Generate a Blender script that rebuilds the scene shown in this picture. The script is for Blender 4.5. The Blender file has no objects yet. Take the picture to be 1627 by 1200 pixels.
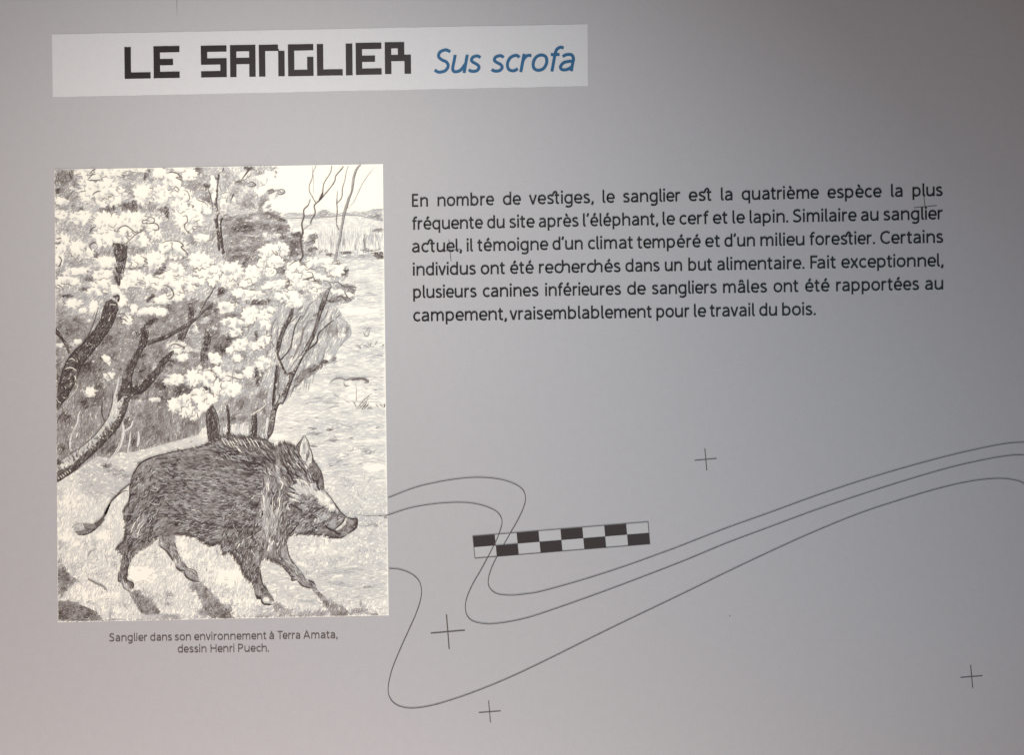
import bpy, math, random
import numpy as np
from mathutils import Matrix, Vector, Euler

# ------------------------------------------------------------------ camera, world, lamps
S = bpy.context.scene
COL = S.collection
MM = 0.0005                      # one photo pixel on the panel is half a millimetre
IW, IH = 1627.0, 1200.0
HFOV = math.radians(62.0)
DIST = (IW * MM / 2) / math.tan(HFOV / 2)
cam_d = bpy.data.cameras.new('camera')
cam = bpy.data.objects.new('camera', cam_d)
COL.objects.link(cam)
cam.location = (0, -DIST, 0)
cam.rotation_euler = (math.pi / 2, 0.0152, 0)
cam_d.sensor_width = 36
cam_d.lens = 18 / math.tan(HFOV / 2)
cam_d.clip_start = 0.01
cam_d.clip_end = 50
S.camera = cam

wd = bpy.data.worlds.new('World')
S.world = wd
wd.use_nodes = True
wd.node_tree.nodes['Background'].inputs[0].default_value = (1.0, 0.42, 0.22, 1)
wd.node_tree.nodes['Background'].inputs[1].default_value = 0.13


def area(name, loc, target, size, energy, col, size_y=None):
    d = bpy.data.lights.new(name, 'AREA')
    d.energy = energy
    d.color = col
    d.size = size
    if size_y:
        d.shape = 'RECTANGLE'
        d.size_y = size_y
    o = bpy.data.objects.new(name, d)
    o.location = loc
    v = Vector(target) - Vector(loc)
    o.rotation_euler = v.to_track_quat('-Z', 'Y').to_euler()
    COL.objects.link(o)
    return o


area('low_warm_lamp', (0, -0.35, -1.3), (-1, 0, -0.5), 0.25, 35.5, (1.0, 0.893, 0.800))
area('upper_lamp', (0, -0.5, 0.3), (-1, 0, -0.5), 0.12, 1.80, (0.80, 0.955, 1.0))
area('cool_side_light', (0.5, -0.7, 0), (-1, 0, -0.5), 0.2, 2.30, (0.38, 0.79, 1.0))
area('warm_spot', (-0.2, -0.35, 0.3), (-0.2, 0, -0.9), 0.12, 1.22, (1.0, 0.862, 0.705))

S.view_settings.view_transform = 'Standard'
S.view_settings.look = 'None'
S.view_settings.exposure = 0.0
S.view_settings.gamma = 1.0

CR = Euler(cam.rotation_euler, 'XYZ').to_matrix()
CRn = np.array(CR)


def W(px, py, lift=0.0):
    """point of the photographed panel (photo pixels) -> world, lift = height over the board in mm"""
    px = np.asarray(px, float); py = np.asarray(py, float)
    f = (IW / 2) / math.tan(HFOV / 2)
    d = np.stack([(px - IW / 2) / f, -(py - IH / 2) / f, -np.ones_like(px)], -1) @ CRn.T
    t = DIST / d[..., 1]
    p = d * t[..., None]
    p[..., 1] = -np.asarray(lift) * 0.001
    return p


# ------------------------------------------------------------------ materials
def srgb(r, g, b):
    f = lambda c: (c / 255 / 12.92) if c <= 10.3 else ((c / 255 + 0.055) / 1.055) ** 2.4
    return (f(r), f(g), f(b), 1)


def mat(name, col, rough=0.55, spec=0.3, grain=0.0, gscale=2500, patch=0.0, bump=0.0):
    m = bpy.data.materials.new(name)
    m.use_nodes = True
    nt = m.node_tree
    b = nt.nodes['Principled BSDF']
    b.inputs['Base Color'].default_value = col
    b.inputs['Roughness'].default_value = rough
    b.inputs['Specular IOR Level'].default_value = spec
    if grain > 0:
        tc = nt.nodes.new('ShaderNodeTexCoord')
        n = nt.nodes.new('ShaderNodeTexNoise')
        n.inputs['Scale'].default_value = gscale
        n.inputs['Detail'].default_value = 2
        n.inputs['Roughness'].default_value = 0.7
        nt.links.new(tc.outputs['Object'], n.inputs['Vector'])
        r = nt.nodes.new('ShaderNodeMapRange')
        r.inputs[1].default_value = 0.25; r.inputs[2].default_value = 0.75
        r.inputs[3].default_value = 1 - grain; r.inputs[4].default_value = 1 + grain
        nt.links.new(n.outputs['Fac'], r.inputs[0])
        fac = r.outputs[0]
        if patch > 0:
            n2 = nt.nodes.new('ShaderNodeTexNoise')
            n2.inputs['Scale'].default_value = gscale / 9
            n2.inputs['Detail'].default_value = 4
            nt.links.new(tc.outputs['Object'], n2.inputs['Vector'])
            r2 = nt.nodes.new('ShaderNodeMapRange')
            r2.inputs[1].default_value = 0.3; r2.inputs[2].default_value = 0.7
            r2.inputs[3].default_value = 1 - patch; r2.inputs[4].default_value = 1 + patch
            nt.links.new(n2.outputs['Fac'], r2.inputs[0])
            mu = nt.nodes.new('ShaderNodeMath'); mu.operation = 'MULTIPLY'
            nt.links.new(fac, mu.inputs[0]); nt.links.new(r2.outputs[0], mu.inputs[1])
            fac = mu.outputs[0]
        v = nt.nodes.new('ShaderNodeVectorMath'); v.operation = 'SCALE'
        v.inputs[0].default_value = col[:3]
        nt.links.new(fac, v.inputs['Scale'])
        n3 = nt.nodes.new('ShaderNodeTexNoise')           # faint coloured mottle of the print
        n3.inputs['Scale'].default_value = gscale / 2.4
        n3.inputs['Detail'].default_value = 1
        nt.links.new(tc.outputs['Object'], n3.inputs['Vector'])
        ma = nt.nodes.new('ShaderNodeVectorMath'); ma.operation = 'MULTIPLY_ADD'
        ch = grain * 0.9
        ma.inputs[1].default_value = (ch, ch * .7, ch); ma.inputs[2].default_value = (1 - ch / 2, 1 - ch * .35, 1 - ch / 2)
        nt.links.new(n3.outputs['Color'], ma.inputs[0])
        mv = nt.nodes.new('ShaderNodeVectorMath'); mv.operation = 'MULTIPLY'
        nt.links.new(v.outputs[0], mv.inputs[0]); nt.links.new(ma.outputs[0], mv.inputs[1])
        nt.links.new(mv.outputs[0], b.inputs['Base Color'])
        if bump > 0:
            bp = nt.nodes.new('ShaderNodeBump')
            bp.inputs['Strength'].default_value = bump
            bp.inputs['Distance'].default_value = 0.0002
            nt.links.new(n.outputs['Fac'], bp.inputs['Height'])
            nt.links.new(bp.outputs[0], b.inputs['Normal'])
    return m


M_board = mat('grey_satin_print', srgb(176, 175, 180), 0.7, 0.2, grain=0.10, gscale=1300, patch=0.014, bump=0.05)
M_edge = mat('board_edge', srgb(120, 118, 118), 0.5, 0.3, grain=0.05, gscale=400)
M_band = mat('pale_band_print', srgb(202, 202, 207), 0.7, 0.2, grain=0.07, gscale=1300, patch=0.012)
M_light = mat('pale_square_print', srgb(180, 180, 184), 0.6, 0.25, grain=0.04, gscale=1300)
M_title = mat('charcoal_title_ink', srgb(44, 39, 43), 0.55, 0.3, grain=0.28, gscale=1500)
M_square = mat('brown_black_square_ink', srgb(55, 48, 50), 0.55, 0.3, grain=0.12, gscale=900)
M_text = mat('black_text_ink', srgb(24, 20, 20), 0.55, 0.3, grain=0.15, gscale=1500)
M_blue = mat('blue_text_ink', srgb(38, 92, 134), 0.55, 0.3, grain=0.10, gscale=1500)
M_capt = mat('brown_grey_caption_ink', srgb(92, 80, 76), 0.55, 0.3, grain=0.10, gscale=1500)
M_line = mat('thin_line_ink', srgb(88, 80, 80), 0.55, 0.3, grain=0.12, gscale=900)
M_cross = mat('cross_mark_ink', srgb(90, 82, 81), 0.55, 0.3, grain=0.1, gscale=900)
PAPER = (248, 244, 235)
M_paper = mat('cream_drawing_paper', srgb(*PAPER), 0.7, 0.2, grain=0.035, gscale=1100, patch=0.012)
M_erase = mat('bare_paper_stroke', srgb(246, 242, 232), 0.7, 0.2)
LV = 20
M_pencil = []
for i in range(LV):
    d = (i + .6) / LV
    dark = (70, 59, 60)
    k = d
    c = [PAPER[j] * (1 - k) + dark[j] * k for j in range(3)]
    if d < 0.6:
        q_ = math.sin(math.pi * d / 0.6); c[2] += 9 * q_; c[0] -= 5 * q_
    M_pencil.append(mat('pencil_tone_%s' % 'abcdefghijklmnopqrstuvwxyz'[i], srgb(*c), 0.6, 0.2))

# ------------------------------------------------------------------ helpers
PANEL = bpy.data.objects.new('information_panel', None)
PANEL.location = (0, 0, 0)
PANEL['label'] = 'grey printed museum panel about the wild boar with a framed pencil drawing'
PANEL['category'] = 'information panel'
COL.objects.link(PANEL)


def link(name, me, parent, mats, label=None, kind=None):
    o = bpy.data.objects.new(name, me)
    for m in mats:
        me.materials.append(m)
    COL.objects.link(o)
    o.parent = parent
    if label: o['label'] = label
    if kind: o['kind'] = kind
    return o


class Ribbons:
    """collects flat inked strokes (polyline + widths in photo pixels) into one mesh"""
    def __init__(self, lift):
        self.v = []; self.f = []; self.mi = []; self.lift = lift; self.n = 0; self.base = 0

    def add(self, pts, w, mi=0, cap=0.0):
        p = np.asarray(pts, float)
        keep = np.concatenate([[True], np.hypot(*(p[1:] - p[:-1]).T) > 1e-6])
        p = p[keep]
        if len(p) < 2: return
        w = np.broadcast_to(np.asarray(w, float), keep.shape)[keep] if np.ndim(w) else np.full(len(p), float(w))
        seg = p[1:] - p[:-1]
        seg /= np.hypot(*seg.T)[:, None]
        if cap:
            p = p.copy(); p[0] -= seg[0] * cap; p[-1] += seg[-1] * cap
        nr = np.stack([-seg[:, 1], seg[:, 0]], 1)
        N = np.zeros_like(p)
        N[0] = nr[0]; N[-1] = nr[-1]
        if len(p) > 2:
            a = nr[:-1] + nr[1:]
            L = np.maximum((a ** 2).sum(1), 0.8)
            N[1:-1] = a * 2 / L[:, None]
        A = p + N * w[:, None] / 2
        B = p - N * w[:, None] / 2
        z = self.lift + 0.0012 * (self.n % 23)
        self.n += 1
        k = len(p)
        self.v.append(W(A[:, 0], A[:, 1], z)); self.v.append(W(B[:, 0], B[:, 1], z))
        b = self.base
        for i in range(k - 1):
            self.f.append((b + i, b + i + 1, b + k + i + 1, b + k + i)); self.mi.append(mi)
        self.base += 2 * k

    def poly(self, pts, mi=0):
        p = np.asarray(pts, float)
        z = self.lift + 0.0012 * (self.n % 23); self.n += 1
        self.v.append(W(p[:, 0], p[:, 1], z))
        self.f.append(tuple(range(self.base, self.base + len(p)))); self.mi.append(mi)
        self.base += len(p)

    def build(self, name, mats, parent, **k):
        me = bpy.data.meshes.new(name)
        me.from_pydata(np.concatenate(self.v).tolist(), [], self.f)
        me.polygons.foreach_set('material_index', self.mi)
        me.update()
        fix_normals(me)
        return link(name, me, parent, mats, **k)


def fix_normals(me):
    """every printed face looks out of the board (towards -Y)"""
    n = np.empty(len(me.polygons) * 3)
    me.polygons.foreach_get('normal', n)
    if (n.reshape(-1, 3)[:, 1] > 0).any():
        import bmesh
        bm = bmesh.new(); bm.from_mesh(me)
        bmesh.ops.reverse_faces(bm, faces=[f for f in bm.faces if f.normal.y > 0])
        bm.to_mesh(me); bm.free()


def spline(pts, n=6, closed=False):
    p = np.asarray(pts, float)
    if closed:
        q = np.concatenate([p[-1:], p, p[:2]])
    else:
        q = np.concatenate([2 * p[:1] - p[1:2], p, 2 * p[-1:] - p[-2:-1]])
    out = []
    t = np.linspace(0, 1, n, endpoint=False)[:, None]
    for i in range(1, len(q) - 2):
        a, b, c, d = q[i - 1], q[i], q[i + 1], q[i + 2]
        out.append(0.5 * ((2 * b) + (c - a) * t + (2 * a - 5 * b + 4 * c - d) * t ** 2 + (3 * b - a - 3 * c + d) * t ** 3))
    out = np.concatenate(out)
    if not closed: out = np.concatenate([out, p[-1:]])
    return out


# ------------------------------------------------------------------ board
def slab(name, x0, y0, x1, y1, mats):
    c = W([x0, x1, x1, x0], [y0, y0, y1, y1], 0)
    xa, xb = c[0][0], c[1][0]; za, zb = c[2][2], c[0][2]
    th = 0.012; bv = 0.0012
    def ring(y, i):
        return [(xa + i, y, za + i), (xb - i, y, za + i), (xb - i, y, zb - i), (xa + i, y, zb - i)]
    v = ring(0, bv) + ring(bv, 0) + ring(th - bv, 0) + ring(th, bv)
    f = [(0, 1, 2, 3), (15, 14, 13, 12)]
    for r in range(3):
        for i in range(4):
            j = (i + 1) % 4
            f.append((4 * r + i, 4 * r + 4 + i, 4 * r + 4 + j, 4 * r + j))
    me = bpy.data.meshes.new(name)
    me.from_pydata(v, [], f)
    me.polygons.foreach_set('material_index', [0] + [1] * (len(f) - 1))
    me.update()
    return link(name, me, PANEL, mats)


slab('board', -170, -150, 1800, 1350, [M_board, M_edge])

# title band: printed strip whose long edges waver a little
def band():
    rb = random.Random(3)
    top = [(82.5 + 851 * t, 54.3 - 16.5 * t + rb.uniform(-.35, .35)) for t in np.linspace(0, 1, 60)]
    bot = [(84.0 + 850 * t, 154.2 - 17.8 * t + rb.uniform(-.35, .35)) for t in np.linspace(1, 0, 60)]
    r = Ribbons(0.10)
    z = 0.10
    v = W([p[0] for p in top + bot], [p[1] for p in top + bot], z)
    n = 60
    f = [(i, i + 1, 2 * n - 2 - i, 2 * n - 1 - i) for i in range(n - 1)]
    me = bpy.data.meshes.new('title_band'); me.from_pydata(v.tolist(), [], f); me.update(); fix_normals(me)
    return link('title_band', me, PANEL, [M_band])


BAND = band()

# ------------------------------------------------------------------ block title, each letter a mesh of its own
BLOCK = {
    'L': ['X...', 'X...', 'X...', 'X...', 'XXXX'],
    'E': ['XXXX', 'X...', 'XXX.', 'X...', 'XXXX'],
    'S': ['XXXX', 'X...', 'XXXX', '...X', 'XXXX'],
    'A': ['XXXX', 'X..X', 'XXXX', 'X..X', 'X..X'],
    'N': ['XXX.', 'X..X', 'X..X', 'X..X', 'X..X'],
    'G': ['XXXX', 'X...', 'X..X', 'X..X', 'XXXX'],
    'I': ['X', 'X', 'X', 'X', 'X'],
    'R': ['XXX.', 'X.X.', 'XXXX', 'X..X', 'X..X'],
}
TITLE = [('L', 197.7, 239.0, 74.5, 125.1), ('E', 243.9, 285.2, 73.1, 124.2), ('S', 319.1, 360.0, 72.3, 123.0),
         ('A', 365.4, 405.9, 71.4, 122.4), ('N', 411.2, 452.1, 70.9, 121.6), ('G', 457.4, 497.9, 70.2, 121.0),
         ('L', 503.3, 544.2, 69.7, 120.2), ('I', 549.2, 559.9, 68.8, 119.6), ('E', 565.0, 606.0, 67.8, 118.9),
         ('R', 611.2, 652.7, 66.8, 117.6)]


def block_letter(ch, x0, x1, y0, y1):
    rows = BLOCK[ch]; nc = len(rows[0])
    cw = (x1 - x0) / nc; chh = (y1 - y0) / 5
    sk = 0.011; sl = -0.0172
    def pt(c, r):
        x = x0 + c * cw; y = y0 + r * chh
        return (x + sk * (y - y0), y + sl * (x - x0))
    # one shared-vertex grid, unused cells left out; strokes a hair thicker than a cell
    vid = {}; v = []; f = []
    def g(c, r):
        if (c, r) not in vid:
            vid[(c, r)] = len(v); v.append(pt(c, r))
        return vid[(c, r)]
    for r in range(5):
        for c in range(nc):
            if rows[r][c] == 'X':
                f.append((g(c, r), g(c + 1, r), g(c + 1, r + 1), g(c, r + 1)))
    v = np.array(v)
    if ch == 'N':   # small notch where the top bar meets the right stem
        a = len(v); v = np.vstack([v, [pt(3.12, 0.72), pt(3.12, 1.0), pt(2.9, 0.72), pt(2.9, 1.0)]])
        f.append((a + 2, a, a + 1, a + 3))
    me = bpy.data.meshes.new('title_letter')
    me.from_pydata(W(v[:, 0], v[:, 1], 0.22).tolist(), [], f); me.update(); fix_normals(me)
    link('title_letter', me, BAND, [M_title])


for t in TITLE: block_letter(*t)

# ------------------------------------------------------------------ drawn sans-serif alphabet (stroke skeletons, x-height = 1)
Hh = 0.082
BOWL = [(Hh, .70), (.19, .86), (.38, .92), (.60, .80), (.68, .5), (.60, .2), (.38, .08), (.19, .14), (Hh, .30)]
BOWLR = [(.76 - x, y) for x, y in BOWL]


def arch(x0, x1):
    m = (x0 + x1) / 2
    return [('s', [(x0, .60), (x0 + .10 * (x1 - x0), .76), (m - .04, .905), (m + .12, .91), (x1 - .03, .78), (x1, .58), (x1, .40)]), ('l', [(x1, .45), (x1, 0)])]


E_ = [('s', [(.06, .49), (.36, .49), (.665, .49), (.655, .68), (.56, .86), (.38, .92), (.17, .82), (.08, .5), (.17, .18), (.40, .08), (.54, .10), (.65, .19)])]
A_ = [('s', [(.09, .81), (.20, .89), (.34, .92), (.51, .87), (.60, .66), (.60, .5)]), ('l', [(.60, .62), (.60, 0)]),
      ('s', [(.60, .55), (.42, .54), (.20, .48), (.08, .28), (.14, .12), (.29, .08), (.46, .13), (.60, .26)])]
O_ = [('c', [(.08, .5), (.17, .81), (.40, .92), (.63, .81), (.72, .5), (.63, .19), (.40, .08), (.17, .19)])]
I_ = [('l', [(Hh, 0), (Hh, 1)])]
S_ = [('s', [(.52, .82), (.42, .90), (.29, .92), (.13, .84), (.11, .66), (.27, .54), (.45, .43), (.54, .28), (.46, .12), (.28, .08), (.15, .11), (.05, .18)])]
ST = lambda x, t=1.37, b=0: ('l', [(x, t), (x, b)])
G = {
    'a': (.68, A_), 'b': (.76, [ST(Hh), ('s', BOWL)]),
    'c': (.63, [('s', [(.60, .81), (.5, .895), (.38, .92), (.17, .81), (.08, .5), (.17, .19), (.38, .08), (.5, .105), (.62, .19)])]),
    'd': (.76, [ST(.68), ('s', BOWLR)]), 'e': (.72, E_),
    'f': (.44, [('s', [(.20, 0), (.20, .5), (.20, .95), (.22, 1.17), (.33, 1.30), (.49, 1.29)]), ('l', [(.02, .93), (.44, .93)])]),
    'g': (.76, [('s', BOWLR), ('s', [(.68, 1.0), (.68, .5), (.68, .0), (.64, -.20), (.46, -.32), (.27, -.31), (.14, -.25)])]),
    'h': (.76, [ST(Hh)] + arch(Hh, .68)),
    'i': (.165, I_ + [('d', [(Hh, 1.17), (Hh, 1.37)])]),
    'l': (.26, [('s', [(Hh, 1.37), (Hh, .9), (Hh, .5), (Hh + .005, .22), (.14, .09), (.25, .075)])]),
    'm': (1.16, [ST(Hh, 1)] + arch(Hh, .58) + arch(.58, 1.08)),
    'n': (.76, [ST(Hh, 1)] + arch(Hh, .68)),
    'o': (.80, O_),
    'p': (.76, [ST(Hh, 1, -.36), ('s', BOWL)]), 'q': (.76, [ST(.68, 1, -.36), ('s', BOWLR)]),
    'r': (.45, [ST(Hh, 1), ('s', [(Hh, .55), (.13, .76), (.26, .90), (.45, .90)])]),
    's': (.60, S_),
    't': (.47, [('s', [(.19, 1.24), (.19, .8), (.19, .35), (.22, .13), (.33, .075), (.45, .10)]), ('l', [(.0, .92), (.45, .92)])]),
    'u': (.76, [('s', [(Hh, 1), (Hh, .7), (Hh, .38), (.14, .15), (.33, .08), (.52, .14), (.68, .34)]), ST(.68, 1)]),
    'v': (.66, [('l', [(.045, 1), (.33, .0)]), ('l', [(.615, 1), (.33, .0)])]),
    'x': (.64, [('l', [(.04, 1), (.60, 0)]), ('l', [(.60, 1), (.04, 0)])]),
    'E': (.66, [('l', [(.62, 1.27), (Hh, 1.27), (Hh, .08), (.63, .08)]), ('l', [(Hh, .70), (.57, .70)])]),
    'F': (.60, [('l', [(.60, 1.27), (Hh, 1.27), (Hh, 0)]), ('l', [(Hh, .68), (.55, .68)])]),
    'H': (.92, [ST(Hh, 1.35), ST(.83, 1.35), ('l', [(Hh, .70), (.83, .70)])]),
    'P': (.74, [ST(Hh, 1.35), ('s', [(Hh, 1.27), (.35, 1.27), (.58, 1.2), (.66, .98), (.58, .72), (.35, .62), (Hh, .62)])]),
    'T': (.78, [ST(.39, 1.35), ('l', [(0, 1.27), (.78, 1.27)])]),
    'A': (.90, [('l', [(.04, 0), (.45, 1.35)]), ('l', [(.86, 0), (.45, 1.35)]), ('l', [(.18, .42), (.72, .42)])]),
    'S': (.74, [('s', [(.66, 1.17), (.53, 1.25), (.38, 1.28), (.15, 1.17), (.12, .93), (.30, .75), (.55, .62), (.68, .40), (.58, .15), (.34, .07), (.18, .10), (.04, .20)])]),
    'C': (.86, [('s', [(.84, 1.12), (.70, 1.23), (.52, 1.27), (.21, 1.10), (.08, .675), (.21, .25), (.52, .08), (.70, .12), (.85, .23)])]),
    ',': (.20, [('d', [(.13, .20), (.13, .0), (.04, -.18)])]),
    '.': (.20, [('d', [(.10, 0), (.10, .20)])]),
    "'": (.22, [('d', [(.13, 1.38), (.13, 1.22), (.04, 1.04)])]),
    # tied letters of this typeface: st, ct, ch
    '1': (1.10, S_ + [('s', [(.50, .84), (.58, 1.10), (.70, 1.27), (.83, 1.24), (.86, 1.05), (.86, .75), (.86, .35), (.89, .13), (.98, .075), (1.09, .10)]), ('l', [(.70, .92), (1.10, .92)])]),
    '2': (1.22, [('s', [(.60, .81), (.5, .895), (.38, .92), (.17, .81), (.08, .5), (.17, .19), (.38, .08), (.5, .105), (.62, .19)]),
                 ('s', [(.60, .82), (.66, 1.10), (.78, 1.27), (.92, 1.24), (.97, 1.05), (.97, .75), (.97, .35), (1.0, .13), (1.09, .075), (1.2, .10)]), ('l', [(.80, .92), (1.21, .92)])]),
    '3': (1.40, [('s', [(.62, .83), (.5, .90), (.38, .92), (.17, .81), (.08, .5), (.17, .19), (.38, .08), (.57, .11), (.70, .27), (.74, .5), (.74, .9), (.74, 1.37)])] + arch(.74, 1.32)),
}
G['é'] = (.72, E_ + [('d', [(.32, 1.10), (.50, 1.36)])])
G['è'] = (.72, E_ + [('d', [(.42, 1.10), (.24, 1.36)])])
G['à'] = (.68, A_ + [('d', [(.40, 1.10), (.26, 1.34)])])
G['â'] = (.68, A_ + [('l', [(.14, 1.12), (.33, 1.34)]), ('l', [(.52, 1.12), (.33, 1.34)])])
GI = dict(G)  # italic cuts
GI['a'] = (.72, [(k_, [(x_ * 1.06, y_) for x_, y_ in q_]) for k_, q_ in A_])
GI['u'] = (.76, [('s', [(Hh, 1), (Hh, .7), (Hh - .01, .32), (.13, .12), (.30, .08), (.50, .18), (.67, .50)]), ('l', [(.68, 1), (.68, 0)])])
GI['f'] = (.40, [('s', [(.18, 0), (.18, .5), (.18, .95), (.22, 1.20), (.36, 1.32), (.54, 1.29)]), ('l', [(-.02, .93), (.40, .93)])])
BEAR = 0.165


def word(rib, txt, x0, x1, by, slope, X, w, glyphs=G, slant=0.0, wob=0.0108, bear=BEAR):
    t = txt.replace('ST', '1').replace('CT', '2').replace('CH', '3')
    pen = 0; place = []
    for i, c in enumerate(t):
        place.append((c, pen))
        gap = bear
        nx = t[i + 1] if i + 1 < len(t) else ''
        if nx in ",.'" or c in "'" : gap = bear * .75
        if c in 'rtf' or nx in 'tfvx' or c in 'vx': gap = bear * .62
        if c == 'l' : gap = bear * .55
        if c in 'eocs' or nx in 'eocdqgs': gap = min(gap, bear * .72)
        if c in 'TF' : gap = -.02
        if nx == 'ß': gap = bear
        pen += glyphs[c][0] + gap
    total = place[-1][1] + glyphs[place[-1][0]][0]
    sx = (x1 - x0) / (total + slant * 0.9)
    for c, off in place:
        for kind, pts in glyphs[c][1]:
            p = np.array(pts, float)
            if kind == 's': p = spline(p, 5)
            if kind == 'c': p = np.concatenate([spline(p, 4, True), spline(p, 4, True)[:1]])
            xx = x0 + (off + p[:, 0] + slant * p[:, 1]) * sx
            yy = -p[:, 1] * X
            py = by + slope * (xx - x0) + yy
            px = xx + wob * yy * -1 * -1
            ww = w * (1.12 if kind == 'd' else 1.0)
            rib.add(np.stack([px, py], 1), ww)


r = Ribbons(0.22)
word(r, 'Sus', 688.4, 766.5, 116.6, -.0172, 29.0, 4.9, GI, slant=.17, wob=.011, bear=.11)
word(r, 'scrofa', 778.5, 915.5, 115.3, -.0185, 29.0, 4.9, GI, slant=.17, wob=.011, bear=.11)
r.build('species_name', [M_blue], BAND, label='blue italic lettering')

LINES = [
    (328.6, -.0205, [('En', 654.8, 680), ('nombre', 695.3, 784.4), ('de', 799.1, 827.2), ('veSTiges,', 841, 943), ('le', 957.4, 976.2), ('sanglier', 990, 1080.8), ('eST', 1094.3, 1130.2), ('la', 1145.3, 1163.8), ('quatrième', 1178.5, 1300.4), ('espèce', 1314.7, 1400), ('la', 1415.6, 1434), ('plus', 1449.7, 1497.3)]),
    (365.2, -.0198, [('fréquente', 654.8, 766.7), ('du', 774.2, 801.7), ('site', 809.3, 849), ('après', 856, 919), ("l'éléphant,", 926.4, 1045.4), ('le', 1052.8, 1071.8), ('cerf', 1079.5, 1125), ('et', 1132.6, 1156), ('le', 1163.8, 1182.8), ('lapin.', 1191, 1252.4), ('Similaire', 1259.8, 1360.3), ('au', 1368, 1395.7), ('sanglier', 1403.6, 1497.7)]),
    (401.2, -.0182, [('aCTuel,', 654.8, 733.7), ('il', 741.8, 751.6), ('témoigne', 758.6, 870.5), ("d'un", 877.9, 925.8), ('climat', 934.2, 1005.7), ('tempéré', 1012.2, 1112.7), ('et', 1120.4, 1144), ("d'un", 1151, 1199.4), ('milieu', 1208, 1278.2), ('foreSTier.', 1286, 1390.2), ('Certains', 1398.5, 1498.2)]),
    (438.0, -.0174, [('individus', 656.2, 755.8), ('ont', 763.9, 802.3), ('été', 810.6, 847.4), ('reCHerCHés', 856.3, 985.8), ('dans', 993.8, 1047.8), ('un', 1056.5, 1083.6), ('but', 1093.7, 1131.1), ('alimentaire.', 1139.4, 1278.2), ('Fait', 1287.4, 1328), ('exceptionnel,', 1336.7, 1498.6)]),
    (474.0, -.0164, [('plusieurs', 656.6, 757), ('canines', 767.2, 855.4), ('inférieures', 866.4, 986.4), ('de', 996.5, 1025.5), ('sangliers', 1035.8, 1138.5), ('mâles', 1148.7, 1218.4), ('ont', 1229, 1268.5), ('été', 1279.1, 1317.3), ('rapportées', 1328.4, 1459.9), ('au', 1469.6, 1498.6)]),
    (510.9, -.0158, [('campement,', 656.6, 805), ('vraisemblablement', 810.2, 1035.6), ('pour', 1043, 1095.2), ('le', 1102.6, 1121.4), ('travail', 1127.8, 1199.4), ('du', 1206.4, 1234.5), ('bois.', 1242.6, 1296.1)]),
]
for by, sl, ws in LINES:
    r = Ribbons(0.16)
    for t, a, b in ws:
        word(r, t, a, b, by + sl * (a - 655), sl, 15.1, 2.9)
    r.build('text_line', [M_text], PANEL)
for by, sl, ws, x00 in [(1020.1, -.0142, [('Sanglier', 173.8, 234.1), ('dans', 239, 273.3), ('son', 278, 303.6), ('environnement', 308.7, 423.4), ('à', 427.8, 435.8), ('Terra', 441, 477.2), ('Amata,', 482.5, 536.5)], 174),
                        (1037.9, -.0110, [('dessin', 282.6, 328.4), ('Henri', 334.6, 372.7), ('Puech.', 378.5, 427.7)], 282)]:
    r = Ribbons(0.16)
    for t, a, b in ws:
        word(r, t, a, b, by + sl * (a - x00), sl, 9.3, 1.48)
    r.build('caption_line', [M_capt], PANEL)

# ------------------------------------------------------------------ contour lines, crosses, scale bar
CONT = [
    [(616.8, 791.2), (657.8, 775.5), (695.4, 766.3), (729.5, 760.8), (760.3, 758.8), (791, 761.2), (814.9, 768), (830.3, 778.3), (835, 791.2), (832, 806.6), (823.5, 825.4), (811.5, 846.6), (800.6, 865.7), (789.6, 885.2), (780.8, 904), (776, 921), (777.3, 933), (784.9, 941.5), (796, 945.3), (815, 946.3), (835.4, 944.2), (860, 940.1), (925, 922), (993.2, 900), (1050, 879.5), (1080, 868.4), (1151.6, 840.4), (1223.3, 814.7), (1294.9, 788.5), (1366.6, 764.5), (1438.2, 743), (1509.9, 723.7), (1563.6, 711.5), (1599.4, 705), (1627, 702.9), (1680, 702), (1795, 712)],
    [(601, 819.5), (608, 820.3), (616.8, 818.6), (651, 807.6), (685, 801.5), (719.3, 798.7), (746.6, 799.4), (770.5, 804.5), (789.3, 813.4), (797.2, 825.4), (796.5, 837.3), (789.3, 857.8), (779, 878.3), (765.4, 904), (751.7, 927.8), (742.5, 948.3), (739.4, 965.4), (742.5, 979), (751.7, 987.6), (770.5, 991.7), (791, 991), (821.7, 985.9), (860, 975.3), (960, 940), (1080, 894.2), (1151.6, 864.5), (1223.3, 837.6), (1294.9, 811), (1366.6, 786.7), (1438.2, 763.8), (1509.9, 743), (1563.6, 730.8), (1599.4, 724.7), (1627, 723.3), (1680, 727), (1795, 760)],
    [(618.2, 903.6), (633.9, 905), (651, 910.8), (664, 921), (669.4, 934.7), (668.7, 951.7), (661.2, 975.7), (647.6, 1006.4), (633.9, 1037.1), (622, 1067.9), (616.8, 1095.2), (620.2, 1110.6), (630.5, 1120.8), (647.6, 1125.6), (668, 1124.9), (698.8, 1118.4), (746.6, 1102.7), (801.3, 1080.8), (860, 1053.5), (970, 999), (1080, 946.1), (1151.6, 911), (1223.3, 877), (1294.9, 844.7), (1366.6, 815.7), (1438.2, 792), (1492, 776.3), (1538.5, 765.6), (1581.5, 760.6), (1610, 762.7), (1627, 768.8), (1650, 786), (1668, 810)]]
for c in CONT:
    r = Ribbons(0.24); r.add(spline(c, 8), 1.22); r.build('contour_line', [M_line], PANEL)
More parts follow.
